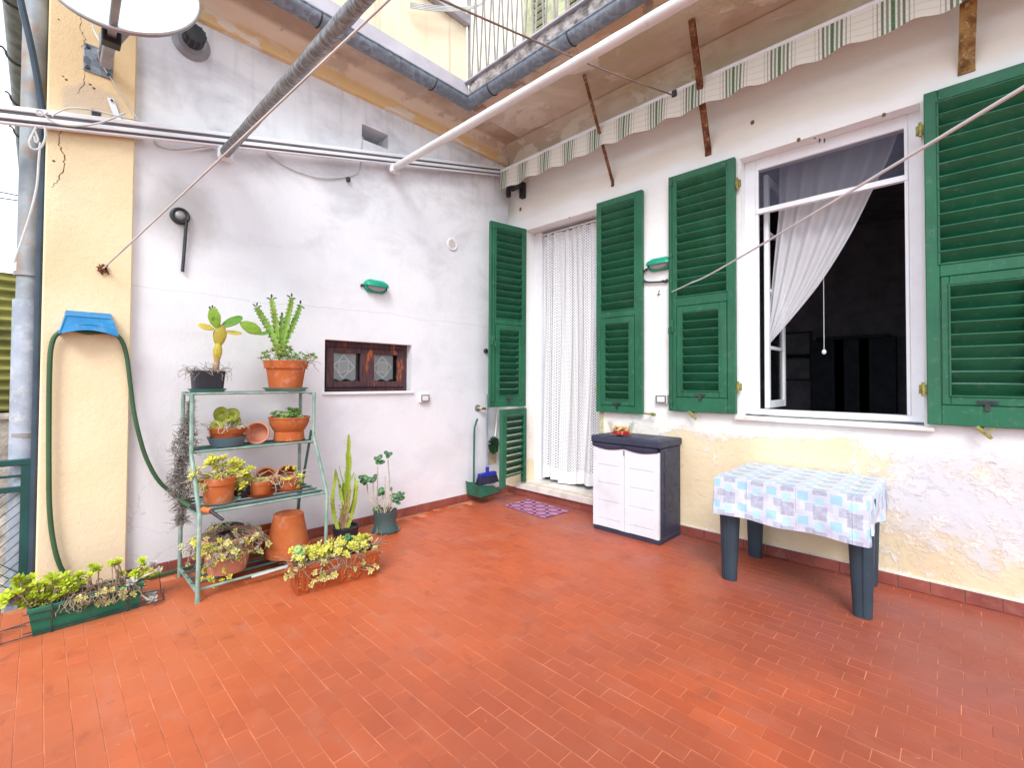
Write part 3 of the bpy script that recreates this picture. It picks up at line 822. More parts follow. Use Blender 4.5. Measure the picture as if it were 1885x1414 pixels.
# window: frame, inward casement, sill, insect screen, top box
YF = .11
m = MB()
m.box((2.677,YF,1.10),(2.762,YF+.07,3.176),.004); m.box((3.715,YF,1.10),(3.785,YF+.07,3.176),.004)
m.box((2.762,YF+.001,3.085),(3.715,YF+.069,3.176),.004); m.box((2.677,YF-.02,1.085),(3.785,YF+.09,1.125),.004)
m.box((2.640,YF-.05,1.10),(2.676,YF+.001,3.17)) if False else None
wf = m.build('window_frame', MT['white'], house)
m = MB(); m.box((2.635,-.045,1.036),(3.835,.30,1.0665),.006)
m.build('sill', MT['marble'], wf)
m = MB()
cx = 2.795
m.box((cx,.20,1.13),(cx+.035,.25,3.07),.004); m.box((cx,.66,1.13),(cx+.035,.71,3.07),.004)
for zz in (1.13,3.01): m.box((cx+.001,.25,zz),(cx+.034,.66,zz+.06),.003)
for zz in (1.62,2.10,2.58): m.box((cx+.006,.25,zz),(cx+.029,.66,zz+.028),.003)
m.build('casement', MT['white'], wf)
m = MB(); m.box((cx+.015,.25,1.19),(cx+.019,.66,3.01)); m.build('pane', MT['glass'], wf)
zb = ony(1530,356,YF-.01).z
m = MB(); m.grid(lambda s,t: (2.762+s*.953, YF+.02, zb+t*(3.085-zb)), 4, 4); scr = m.build('insect_screen', MT['screen'], house)
m = MB(); m.box((2.764,YF-.012,zb-.028),(3.713,YF+.028,zb+.012),.003); m.build('pull_bar', MT['white'], scr)
m = MB(); m.box((2.762,YF-.004,1.126),(2.782,YF+.024,3.084),.002); m.box((3.695,YF-.004,1.126),(3.7145,YF+.024,3.084),.002); m.build('guide_rail', MT['white'], scr)
# room behind the openings, shut in and unlit
room = thing('dark_room', 'dark unlit room seen through the open window', 'room', (3,2.5,0))
m = MB()
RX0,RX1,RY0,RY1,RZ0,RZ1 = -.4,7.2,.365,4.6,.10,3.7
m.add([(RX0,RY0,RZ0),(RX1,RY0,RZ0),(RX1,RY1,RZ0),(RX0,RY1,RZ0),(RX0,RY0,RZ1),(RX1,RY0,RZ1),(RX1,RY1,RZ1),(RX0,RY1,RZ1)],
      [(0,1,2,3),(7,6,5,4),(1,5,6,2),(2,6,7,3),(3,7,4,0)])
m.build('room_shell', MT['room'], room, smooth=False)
p0, p1 = ony(1503,620,4.55), ony(1640,620,4.55)
m = MB(); m.box((p0.x,4.50,.1),(p1.x,4.59,ony(1560,618,4.5).z),.01)
for k in range(3):
    xx = p0.x+(p1.x-p0.x)*(k+.5)/3; m.box((xx-.22,4.47,.3),(xx+.22,4.501,2.0),.02)
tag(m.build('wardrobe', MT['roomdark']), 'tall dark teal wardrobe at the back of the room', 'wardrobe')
for i,(py, lb) in enumerate(((636,'upper of two small framed pictures on the dark room wall'),(676,'lower of two small framed pictures on the dark room wall'))):
    c = ony(1468,py,4.57); w, h = .20, .22
    m = MB()
    m.box((c.x-w,4.55,c.z-h),(c.x-w+.03,4.59,c.z+h)); m.box((c.x+w-.03,4.55,c.z-h),(c.x+w,4.59,c.z+h)); m.box((c.x-w+.03,4.552,c.z-h),(c.x+w-.03,4.588,c.z-h+.03)); m.box((c.x-w+.03,4.552,c.z+h-.03),(c.x+w-.03,4.588,c.z+h))
    pf = tag(m.build('picture_frame', MT['roomdark'], origin=(c.x,4.57,c.z)), lb, 'picture', 'pictures in the dark room')
    m = MB(); m.box((c.x-w+.03,4.575,c.z-h+.03),(c.x+w-.03,4.587,c.z+h-.03)); m.build('print', MT['room'], pf)

# ---- left wall of grey-white plaster with the little window, the square hole and skirting
lw = thing('plaster_wall', 'grey white rendered wall with small wooden window and square vent hole', 'wall', (0,-1.8,0))
m = MB(); wall(m, ML, -3.965, 0, -4, 3.96, .30, [(-2.250,-1.366,1.240,1.699),(-1.930,-1.655,3.584,3.726)])
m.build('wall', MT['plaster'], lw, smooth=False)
m = MB(); m.box((-.292,-1.94,3.57),(-.285,-1.64,3.74)); m.build('vent_hole_back', MT['dull'], lw)
skl = MB(); skl.box((0,-.077,0),(.011,.077,.080),.0025)
sklm = skl.mesh('skirting_tile', smooth=False); sklm.materials.append(MT['skirt'])
y = -.012
while y > -3.50:
    inst('skirting_tile', sklm, Matrix.Translation((.001, y-.078, .0015+U(-.001,.001))) @ Matrix.Rotation(U(-.006,.006),4,'X'), lw); y -= .158
# little window: frame and two casements with panes
XF = -.085
m = MB()
ya, yb, za, zc = -2.250, -1.366, 1.240, 1.699
m.box((XF-.05,ya,za),(XF,ya+.045,zc),.003); m.box((XF-.05,yb-.045,za),(XF,yb,zc),.003)
m.box((XF-.049,ya+.045,za),(XF-.001,yb-.045,za+.035),.003); m.box((XF-.049,ya+.045,zc-.055),(XF-.001,yb-.045,zc),.003)
wf2 = m.build('window_frame', MT['wood'], lw)
ym = (ya+yb)/2
for (a, b) in ((ya+.047,ym-.002),(ym+.002,yb-.047)):
    m = MB(); s_ = .062; z0, z1 = za+.037, zc-.057
    x0, x1 = XF-.034, XF+.012
    m.box((x0,a,z0),(x1,a+s_,z1),.004); m.box((x0,b-s_,z0),(x1,b,z1),.004)
    m.box((x0+.001,a+s_,z0),(x1-.001,b-s_,z0+.056),.004); m.box((x0+.001,a+s_,z1-.05),(x1-.001,b-s_,z1),.004)
    for (yy, zz, w2, h2) in ((a+s_,z0+.056,.008,z1-.05-z0-.056),(b-s_-.008,z0+.056,.008,z1-.05-z0-.056)): m.box((x1-.016,yy,zz),(x1-.004,yy+w2,zz+h2))
    m.build('casement', MT['wood'], wf2)
    m = MB(); m.box((XF-.016,a+s_-.004,z0+.05),(XF-.012,b-s_+.004,z1-.045)); m.build('pane', MT['glass'], wf2)
m = MB(); m.box((-.30,ya-.018,za-.026),(.024,yb+.018,za),.004); m.build('sill', MT['white'], lw)
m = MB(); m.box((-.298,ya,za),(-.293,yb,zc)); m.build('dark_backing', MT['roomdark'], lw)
for i,(a,b,lb) in enumerate(((ya+.109,ym-.064,'white filet lace panel behind the small window pane nearer the plant rack'),(ym+.064,yb-.109,'white filet lace panel behind the small window pane nearer the green shutter'))):
    zl, zh = za+.106, zc-.107
    m = MB(); w = (b-a)*.86
    m.grid(lambda s,t: (XF-.024+.004*math.sin(s*9+i), a+s*w, zl+.01*math.sin(s*13+i*2)*(1-t)+t*(zh-zl)), 14, 8, lambda s,t:(s,t))
    tag(m.build('lace_panel', MT['lacep'], origin=(XF-.045,(a+b)/2,zh)), lb, 'curtain', 'lace panels in the small window')

# ---- cream pilaster at the free end of that wall
ypl, ypr = onx(76,600,.05).y, onx(241,640,.05).y
pil = thing('pilaster', 'cream yellow rendered pilaster at the end of the grey wall', 'pilaster', (.02,-3.78,0))
m = MB(); m.box((-.30,ypl,-4),(.05,ypr,4.10),.008)
m.build('render', MT['pil'], pil, smooth=False)
def crack(px, w=.004, X=.0505, parent=None):
    pts = []
    for i in range(len(px)-1):
        a, b = onx(*px[i],X), onx(*px[i+1],X)
        for k in range(5):
            t = k/5; pts.append(a.lerp(b,t)+Vector((0,U(-.006,.006),U(-.004,.004))))
    pts.append(onx(*px[-1],X))
    m = MB(); vs, fs = [], []
    for i, p in enumerate(pts):
        ww = w*(.35+.65*math.sin(math.pi*(i+.5)/len(pts)))*U(.6,1.2)
        vs += [(p.x,p.y-ww/2,p.z),(p.x+.0006,p.y,p.z),(p.x,p.y+ww/2,p.z)]
        if i: fs += [(3*i-3,3*i-2,3*i+1,3*i),(3*i-2,3*i-1,3*i+2,3*i+1)]
    m.add(vs, fs); m.build('crack', MT['crack'], parent)
crack([(113,240),(107,262),(117,285),(118,305),(108,330),(95,345)], .007, parent=pil)
crack([(149,25),(148,50),(156,72),(151,88)], .004, parent=pil); crack([(156,132),(154,155),(142,172)], .004, parent=pil)
m = MB(); c = onx(177,208,.05); m.box((.0505,c.y-.022,c.z-.02),(.054,c.y+.022,c.z+.02)); m.build('socket_hole', MT['dull'], pil)
for (px,py) in ((116,140),(122,146),(166,155),(173,162),(99,296),(108,35)):
    c = onx(px,py,.0503); m = MB(); m.blob(c,(.0012,U(.004,.008),U(.004,.008)),None,8,5); m.build('drill_hole', MT['crack'], pil)

# ---- eave and roof parapet above the left wall
eave = thing('eave', 'flaking cream and ochre moulded eave above the grey wall', 'eave', (.15,-2.3,3.96))
m = MB()
prof2 = [(-.0,3.955),(.040,3.957),(.046,3.962),(.050,4.050),(.062,4.056),(.085,4.085),(.125,4.106),(.19,4.120),(.37,4.124),(.37,4.20),(0,4.20)]
m.grid(lambda s,t: (prof2[int(round(t*10))][0], -4.06+s*4.06, prof2[int(round(t*10))][1]), 1, 10)
m.build('cornice', MT['cornice'], eave, sharp=25)
m = MB(); m.add([(.372,-4.06,4.19),(.372,-.94,4.19),(.333,-.94,4.425),(.333,-4.06,4.425)],[(0,1,2,3)]); m.add([(.334,-4.06,4.19),(.334,-.94,4.19),(.320,-.94,4.425),(.320,-4.06,4.425)],[(3,2,1,0)])
m.build('flashing', MT['flash'], eave, smooth=False)
par = thing('roof_parapet', 'streaked cream parapet wall with grey coping above the eave', 'parapet', (.2,-2.5,4.2))
m = MB(); m.box((.06,-4.06,4.2),(.33,-.955,5.0),.006); m.build('wall', MT['parapet'], par, smooth=False)
yy = -4.06
while yy < -1.0:
    y2 = min(yy+1.04,-.945); m = MB(); m.box((.02,yy,5.001),(.385,y2-.004,5.095+U(0,.004)),.008); m.build('coping_stone', MT['flash'], par); yy = y2

# ---- balcony above the door and window
bal = thing('balcony', 'shallow concrete balcony with stained underside over the door', 'balcony', (3,-.5,4.12))
m = MB(); m.grid(lambda s,t: (.372+s*8.1, -.955+t*.955, 4.125), 40, 6); m.build('soffit', MT['soffit'], bal)
m = MB()
def edge(s,t):
    x = .372+s*8.1; k = mnoise.noise(Vector((x*9,t*6,1)))*.012+mnoise.noise(Vector((x*30,t*14,5)))*.008
    return (x, -.955-k, 4.126+t*.27)
m.grid(edge, 400, 9); m.build('slab_edge', MT['slabedge'], bal, sharp=60)
m = MB(); m.box((.34,-.985,4.397),(8.4,-.003,4.42),.004); m.build('slab_top', MT['flash'], bal)
for b, t in (((1128,335),(1075,137)),((1304,277),(1273,35)),((1779,122),None)):
    B = ony(*b); w = .03 if b[0]==1128 else (.05 if b[0]==1304 else .075)
    if t: T = onz(*t,4.12)
    else: T = Vector((B.x+.03,-.50,4.12))
    B = B+Vector((0,-.004,0))
    m = MB(); m.bar(B, T, w, .012 if w<.04 else .02, (0,-1,.3), .002); m.bar(B+Vector((0,0,-.045)), B+Vector((0,0,.03)), w*1.05, .012, (0,-1,0), .002)
    s_ = m.build('strut', MT['rust'] if w<.06 else MT['rustpale'], bal)
bb = MB(); bb.bar((.36,-.935,4.432),(3.6,-.935,4.432),.022,.016); bb.build('bottom_rail', MT['ironwhite'], bal)
bb = MB(); bb.bar((.36,-.935,5.36),(3.6,-.935,5.36),.035,.014); bb.build('handrail', MT['ironwhite'], bal)
for k in range(24):
    x = .383+k*.1235
    for sg in (-1,1):
        m = MB(); m.bar((x+sg*.005,-.935+sg*.006,4.435),(x+sg*.058,-.935+sg*.006,5.355),.014,.012); m.build('baluster', MT['ironwhite'], bal)
bp = MB(); bp.bar((.352,-.935,4.42),(.352,-.935,5.36),.02,.02); bp.build('end_post', MT['ironwhite'], bal)

# ---- gutters
def gutter(fn_start, fn_end, name, label, along):
    """half-round trough; lateral offset l (front positive) and height h"""
    R_ = .070
    m = MB(); n = 12
    sec = [(R_*math.cos(math.pi*k/n), -R_*math.sin(math.pi*k/n)) for k in range(n+1)]
    inn = [((R_-.003)*math.cos(math.pi*k/n), -(R_-.003)*math.sin(math.pi*k/n)) for k in range(n+1)]
    loop = sec + inn[::-1]
    a = [fn_start(l,h) for l,h in loop]; b = [fn_end(l,h) for l,h in loop]
    N = len(loop)
    m.add(a+b, [(k,(k+1)%N,N+(k+1)%N,N+k) for k in range(N)])
    o = tag(m.build(name, MT['zinc'], origin=((a[0]+b[0])/2)), label, 'gutter', 'zinc gutters under the roof edges')
    m = MB(); m.tube([fn_start(R_,.004), fn_end(R_,.004)], .009, 8); m.build('rolled_lip', MT['zinc'], o)
    return o
gl = gutter(lambda l,h: Vector((.43+l,-4.10,4.15+h)), lambda l,h: Vector((.43+l,-1.006-l,4.15+h)), 'gutter', 'zinc half round gutter along the eave over the grey wall', 'y')
gr = gutter(lambda l,h: Vector((.43+l,-1.006-l,4.15+h)), lambda l,h: Vector((8.4,-1.006-l,4.15+h)), 'gutter', 'zinc half round gutter along the balcony edge', 'x')
for (par_, pts) in ((gl,[(.43,y,0) for y in (-3.6,-2.52,-1.45)]),(gr,[(x,-1.006,1) for x in (.78,1.72,2.66,3.6,4.5)])):
    for (x,y,ax) in pts:
        m = MB(); ring = [(.0745*math.cos(math.pi*k/12), -.0745*math.sin(math.pi*k/12)) for k in range(13)]
        path = [Vector((x+l,y,4.152+h)) if ax==0 else Vector((x,y-l,4.152+h)) for l,h in ring]
        m.tube(path, .006, 6); m.build('gutter_clip', MT['dull'], par_)

# ---- drain pipe, blue pipe and the gutter leaving round the corner
pc = onx(50,700,-.10)
dp = thing('drain_pipe', 'tall weathered rainwater pipe beside the cream pilaster', 'pipe', (-.10,pc.y,0))
z1 = onx(45,553,-.10).z
m = MB(); m.tube([(-.10,pc.y,z1-.02),(-.10,pc.y,4.0)], .058, 18); m.build('upper_pipe', MT['pipe'], dp)
m = MB(); m.tube([(-.10,pc.y-.005,-4),(-.10,pc.y-.005,z1)], .066, 18); tag(m.build('lower_pipe', MT['pipegrey'], dp), 'grey painted lower length of pipe')
for py in (210,505,800):
    z = onx(45,py,-.10).z; m = MB(); m.tube([(-.10,pc.y,z-.012),(-.10,pc.y,z+.012)], .070, 18); m.build('pipe_clip', MT['pipe'], dp)
b0 = onx(67,700,.0)
m = MB(); m.tube(smooth_path([(0,b0.y,-4),(0,b0.y,.6),onx(67,700,.0),onx(72,500,.0),onx(79,300,.0),onx(78,215,.0),onx(68,140,.01),onx(54,70,.02),onx(40,10,.03),onx(30,-40,.04)],6), .017, 10)
tag(m.build('downpipe', MT['bluepipe'], origin=(0,b0.y,0)), 'thin dark blue pipe between drain pipe and pilaster', 'pipe')
m = MB()
G0, G1 = Vector((-.15,-4.13,4.02)), Vector((-6.0,-4.13,4.02))
nseg = 60
pth = [G0.lerp(G1,k/nseg) for k in range(nseg+1)]
for i in range(1):
    vs, fs = [], []
    for p in pth:
        for k in range(13):
            a = math.pi*k/12; vs.append((p.x, p.y-.078*math.cos(a), p.z-.078*math.sin(a)))
    for i2 in range(nseg):
        for k in range(12): fs.append((i2*13+k,i2*13+k+1,(i2+1)*13+k+1,(i2+1)*13+k))
    m.add(vs, fs)
go = tag(m.build('gutter', MT['gutold'], origin=G0), 'weathered gutter running away round the corner beyond the drain pipe', 'gutter', 'zinc gutters under the roof edges')
for x in (-.75,-1.6,-2.45,-3.3):
    m = MB(); m.tube([(x,-4.13-.084*math.cos(math.pi*k/12),4.02-.084*math.sin(math.pi*k/12)) for k in range(13)]+[], .010, 6)
    m.tube(smooth_path([(x,-4.214,4.02),(x,-4.235,4.045),(x,-4.25,4.04)],4), .008, 6); m.build('gutter_hook', MT['dull'], go)
m = MB(); m.box((-6,-4.06,4.10),(-.02,-3.0,4.16)); tag(m.build('roof_edge', MT['dull']), 'dark underside of the roof edge round the corner', 'roof')

# ---- neighbouring shed, old wall and wires beyond the railing
SX = -4.0
shed = thing('neighbour_shed', 'old shed clad in olive corrugated sheets beyond the railing', 'shed', (SX-1,-7,-4))
zt, zb_ = onx(10,502,SX).z, onx(10,757,SX).z
m = MB()
rows = 14
m.grid(lambda s,t: (SX+.035*math.sin(t*rows*2*math.pi), -12+s*8.6, zb_+t*(zt-zb_)), 6, rows*10)
m.build('corrugated_cladding', MT['corr'], shed, sharp=80)
m = MB(); m.box((SX-4,-12,zb_),(SX-.06,-3.4,zt)); m.build('shed_body', MT['dull'], shed)
m = MB(); m.box((SX-4,-12,-4),(SX+.10,-3.0,zb_-.02),.02); m.box((SX-.02,-12,zb_-.10),(SX+.16,-3.0,zb_-.03),.02)
tag(m.build('old_wall', MT['oldwall'], origin=(SX,-7,-4)), 'old stained rubble wall under the corrugated shed', 'wall')
for i,(pya,pyb) in enumerate(((354,362),(367,370))):
    m = MB(); a, b = onx(-40,pya-9,-6), onx(60,pyb+3,-6)
    m.tube([a, b], .008, 5)
    tag(m.build('overhead_wire', MT['dull'], origin=a), ('upper' if i==0 else 'lower')+' thin overhead wire crossing the white sky at far left', 'wire', 'overhead wires in the sky')

# ---- green railing with wire mesh at the open end of the terrace
rail = thing('railing', 'dark green metal railing with diamond wire mesh beside the pilaster', 'railing', (-.02,-4.6,0))
RXX = -.02
yp = onx(50,980,RXX).y
m = MB(); m.bar((RXX,-6.6,.862),(RXX,-3.985,.852),.045,.035,ch=.004); m.build('top_rail', MT['fengreen'], rail)
m = MB(); m.bar((RXX,-6.6,.776),(RXX,-3.985,.772),.012,.014); m.build('rail', MT['fengreen'], rail)
m = MB(); m.bar((RXX,-6.6,.70),(RXX,-3.99,.695),.03,.03); m.build('rail', MT['fengreen'], rail)
m = MB(); m.bar((RXX,-6.6,.06),(RXX,-3.99,.06),.03,.03); m.build('rail', MT['fengreen'], rail)
for y in (-4.022,-5.3,-6.58):
    m = MB(); m.bar((RXX,y,-.05),(RXX,y,.845),.04,.045,(0,1,0)); m.build('post', MT['fengreen'], rail)
m = MB()
for k in range(-10,46):
    for sg in (1,-1):
        y0 = -6.6+k*.06
        a, b = Vector((RXX+.006*sg,y0,.06)), Vector((RXX+.006*sg,y0+sg*.66,.70))
        if max(a.y,b.y) > -4.03 or min(a.y,b.y) < -6.58:
            # clip to the panel
            lo, hi = -6.58, -4.03
            def clip(p,q):
                if p.y < lo: p = p.lerp(q,(lo-p.y)/(q.y-p.y)) if q.y>lo else None
                elif p.y > hi: p = p.lerp(q,(hi-p.y)/(q.y-p.y)) if q.y<hi else None
                return p
            a2, b2 = clip(a,b), clip(b,a)
            if a2 is None or b2 is None: continue
            a, b = a2, b2
        m.tube([a,b], .0032, 4, False)
m.build('wire_mesh', MT['fengreen'], rail)

# ================================================================== SHUTTERS
def shutter(label, M, w, z0, z1, upper, flap, mu, mf, group='green louvred shutters', mat=None, bolt_u=None, nu=13, nf=9, name='shutter', hinge_u=None, sh=.047, back=False):
    """M maps (u, n, z); n = out of the wall. upper=(z0,z1) louvre opening, flap=(z0,z1) top-hung flap; mu, mf = (u0,u1) openings"""
    mat = mat or MT['green']; TH = .042
    o0 = M @ Vector((w/2,0,z0))
    t = thing(name, label, 'shutter', o0, group)
    def part(fn, nm, par=None, mt=None):
        q = MB(M); fn(q); return q.build(nm, mt or mat, par or t, smooth=False)
    part(lambda q: q.box((0,0,z0),(mu[0],TH,z1),.004), 'stile'); part(lambda q: q.box((mu[1],0,z0),(w,TH,z1),.004), 'stile')
    part(lambda q: q.box((mu[0],.001,upper[1]),(mu[1],TH-.001,z1),.004), 'top_rail')
    lo = flap[1] if flap else z0+.11
    part(lambda q: q.box((mu[0],.001,lo+.003),(mu[1],TH-.001,upper[0]),.004), 'middle_rail' if flap else 'bottom_rail')
    def bead(q, u0, u1, a, b, n0=TH-.012, n1=TH+.006, bw=.012):
        q.box((u0,n0,a),(u0+bw,n1,b),.003); q.box((u1-bw,n0,a),(u1,n1,b),.003); q.box((u0+bw,n0+.0005,a),(u1-bw,n1-.0005,a+bw),.003); q.box((u0+bw,n0+.0005,b-bw),(u1-bw,n1-.0005,b),.003)
    part(lambda q: bead(q, mu[0]-.008, mu[1]+.008, upper[0]-.008, upper[1]+.008), 'bead')
    if back: part(lambda q: q.box((mu[0]-.01,-.008,upper[0]-.01),(mu[1]+.01,-.002,upper[1]+.01)), 'shade_backing', None, MT['roomdark'])  # added dark sheet, stands in for the shade behind the slats
    def slats(par, u0, u1, a, b, n, full):
        L = u1-u0+.012
        q = MB(); q.box((-L/2,-.0050,-sh),(L/2,.0050,sh),.003)
        me = q.mesh('slat', smooth=False); me.materials.append(mat)
        pit = (b-a)/n
        for k in range(n):
            zc = a+pit*(k+.5)
            Rr = Matrix.Rotation(math.radians(-41+U(-3,3)), 4, 'X')      # top edge leans out
            Ml = Matrix.Translation((u0+(u1-u0)/2, .018, zc)) @ Rr
            inst('slat', me, M @ Ml @ Matrix.Rotation(U(-.006,.006),4,'Y'), par)
    slats(t, mu[0], mu[1], upper[0]+.004, upper[1]-.004, nu, True)
    if flap:
        part(lambda q: q.box((mu[0],.001,z0),(mu[1],TH-.001,flap[0]-.003),.004), 'bottom_rail')
        def fl(q):
            a, b = mu[0]+.004, mu[1]-.004
            q.box((a,.003,flap[0]),(mf[0],TH+.003,flap[1]),.004); q.box((mf[1],.003,flap[0]),(b,TH+.003,flap[1]),.004)
            q.box((mf[0],.004,flap[0]),(mf[1],TH+.002,flap[0]+.055),.004); q.box((mf[0],.004,flap[1]-.05),(mf[1],TH+.002,flap[1]),.004)
            bead(q, mf[0]-.006, mf[1]+.006, flap[0]+.049, flap[1]-.044, TH-.006, TH+.010, .011)
        f = part(fl, 'flap')
        slats(f, mf[0], mf[1], flap[0]+.058, flap[1]-.053, nf, False)
        part(lambda q: (q.box(((mf[0]+mf[1])/2-.045,TH+.004,flap[0]+.010),((mf[0]+mf[1])/2+.045,TH+.009,flap[0]+.030)), q.box(((mf[0]+mf[1])/2-.012,TH+.003,flap[0]-.03),((mf[0]+mf[1])/2+.012,TH+.010,flap[0]+.012))), 'latch', None, MT['dull'])
    if bolt_u is not None:
        part(lambda q: (q.tube([(bolt_u,TH+.012,z0+.02),(bolt_u,TH+.012,z1-.015)],.0065,8), [q.box((bolt_u-.013,TH-.002,zz-.02),(bolt_u+.013,TH+.022,zz+.02),.004) for zz in (z0+.08, z0+(z1-z0)*.66, z1-.07)], q.box((bolt_u-.018,TH-.002,z0+(z1-z0)*.36-.06),(bolt_u+.02,TH+.02,z0+(z1-z0)*.36+.05),.005), q.tube([(bolt_u,TH+.015,z0+(z1-z0)*.36),(bolt_u-.004,TH+.045,z0+(z1-z0)*.36-.02),(bolt_u-.004,TH+.048,z0+(z1-z0)*.36-.075)],.007,8)), 'bolt_rod')
    if hinge_u is not None:
        for zz in (z0+.22, z1-.22):
            part(lambda q: (q.box((hinge_u-.022,.006,zz-.03),(hinge_u+.022,.030,zz+.03),.003), q.tube([(hinge_u,.034,zz-.045),(hinge_u,.034,zz+.045)],.009,8)), 'hinge', None, MT['catch'])
    return t
def wallM(x, gap=.022): return Matrix(((1,0,0,x),(0,-1,0,-gap),(0,0,1,0),(0,0,0,1)))
shutter('green louvred window shutter left of the open window', wallM(2.090), .566, 1.085, 3.180, (2.092,3.118), (1.212,2.004), (.074,.502), (.125,.440), bolt_u=.030, hinge_u=.583)
shutter('green louvred window shutter at the far right edge of the photo', wallM(3.803), .566, 1.085, 3.195, (2.090,3.122), (1.212,2.006), (.066,.494), (.108,.424), hinge_u=-.018)
shutter('tall green louvred door shutter folded flat beside the lace curtain', wallM(1.324), .507, 1.040, 3.150, (2.040,3.090), (1.110,1.968), (.054,.430), (.105,.375), nf=10, hinge_u=.006)
def leafM(a, x=.288, gap=.0):
    a = math.radians(a)
    u = Vector((-math.cos(a), -math.sin(a), 0)); n = Vector((u.y*-1, u.x, 0))
    n = Vector((math.sin(a), -math.cos(a), 0))      # towards the camera side
    return Matrix(((u.x,n.x,0,x),(u.y,n.y,0,-.012),(0,0,1,0),(0,0,0,1)))
shutter('green louvred door shutter swung open near the corner', leafM(80), .50, 1.050, 3.125, (2.045,3.070), (1.120,1.975), (.060,.430), (.105,.385), nf=10, bolt_u=.470)
shutter('short green lower door shutter swung open over the broom', leafM(99), .48, .175, 1.028, (.290,.965), None, (.060,.405), None, nu=9, group='green louvred shutters')
m = MB(); m.box((1.327,-.012,.165),(1.372,.035,1.035),.004)
tag(m.build('shutter', MT['oldgreen'], origin=(1.35,0,.165)), 'edge of a yellow green lower door shutter behind the cabinet', 'shutter', 'green louvred shutters')
# upper floor
shutter('pale yellow green balcony shutter upstairs nearer the corner', wallM(.285,.01), .46, 4.43, 6.6, (4.53,6.5), None, (.14,.345), None, 'pale shutters upstairs', MT['oldgreen'], nu=24, sh=.022, back=True)
shutter('pale yellow green balcony shutter upstairs farther from the corner', wallM(.80,.01), .50, 4.43, 6.6, (4.53,6.5), None, (.14,.42), None, 'pale shutters upstairs', MT['oldgreen'], nu=24, sh=.022, back=True)
# catches that hold the shutters against the wall
for (px,py,lb,dx) in ((1200,763,'small olive shutter catch below the tall door shutter',.05),(1277,762,'small rusty shutter catch below the left window shutter',.03),(1810,792,'yellow green shutter catch below the far right shutter',.03)):
    P = ony(px,py,-.03); m = MB()
    m.tube([P+Vector((-.005,.034,.012)),P+Vector((0,-.03,.008))],.007,6)
    if dx == .05: m.bar(P+Vector((-.06,-.035,.008)),P+Vector((.045,-.035,.0)),.012,.016,ch=.003); m.box(tuple(P+Vector((.025,-.05,-.012))),tuple(P+Vector((.05,-.02,.016))),.004)
    else: m.bar(P+Vector((-.03,-.035,.022)),P+Vector((.035,-.037,-.045)),.02,.014,(0,-1,0),ch=.004); m.bar(P+Vector((.005,-.045,-.012)),P+Vector((.045,-.04,.014)),.008,.008)
    tag(m.build('shutter_catch', MT['catch'], origin=P), lb, 'catch', 'shutter catches on the wall')

# ================================================================== CURTAINS
m = MB()
def lacefn(s,t):
    zt, zb = 3.06, .205+.02*math.sin(s*11)
    z = zb+t*(zt-zb)
    xl = .405-.015*(1-t); xr = 1.335-.07*max(0,(.62-t))**1.3*1.9
    x = xl+s*(xr-xl)
    A = .020+.036*(1-t)**.6
    y = .18+A*math.sin(s*2*math.pi*7.3+1.3*math.sin(t*2.2+s*3)*(1-t))*(.6+.4*math.sin(s*7+1))+.010*math.sin(s*2*math.pi*11+t*3)*(.4+t)+.012*math.sin(s*2*math.pi*2.3+t*2)
    return (x+.012*math.sin(s*50+t)*(1-t), y, z)
m.grid(lacefn, 200, 70, lambda s,t:(s*1.12, t*2.86))
tag(m.build('door_curtain', MT['lace'], origin=(.9,.17,3.06)), 'white crochet lace curtain hanging in the doorway', 'curtain')
m = MB(); m.tube([(.402,.172,3.075),(1.32,.172,3.075)],.009,8); tag(m.build('curtain_rod', MT['white'], origin=(.3,.172,3.075)), 'thin rod above the crochet lace door curtain', 'rod')
# voile curtain drawn to one side in the window
YC = .30
Lp = [ony(*p,YC) for p in ((1436,268),(1434,330),(1433,385),(1427,450),(1419,540),(1413,632))]
Rp = [ony(*p,YC) for p in ((1668,205),(1640,285),(1607,352),(1562,440),(1500,535),(1416,634))]
Lp, Rp = smooth_path(Lp,6), smooth_path(Rp,6)
m = MB()
def voile(s,t):
    k = t*(len(Lp)-1); i = min(int(k),len(Lp)-2); f = k-i
    a, b = Lp[i].lerp(Lp[i+1],f), Rp[i].lerp(Rp[i+1],f)
    ss_ = s**.9
    p = a.lerp(b, ss_)
    w = (b-a).length
    p = p+Vector((0, .026*min(1,w*1.5)*math.sin(ss_*2*math.pi*6+1.5*math.sin(ss_*5+t)), 0))
    p.z -= .07*w*math.sin(math.pi*ss_)*t*.4
    return p
m.grid(voile, 110, 30, lambda s,t:(s,t))
tag(m.build('window_curtain', MT['sheer'], origin=Rp[0]), 'sheer white curtain drawn aside inside the open window', 'curtain')
P0, P1 = ony(1516,500,.34), ony(1517,648,.34)
m = MB(); m.tube([P0+Vector((0,0,.5)),P0,P1],.0022,5); pcord = tag(m.build('pull_cord', MT['cordw'], origin=P1), 'thin pull cord with white bead hanging inside the window', 'cord')
m = MB(); m.blob(P1,(.016,.016,.020)); m.build('bead', MT['whiteplastic'], pcord)

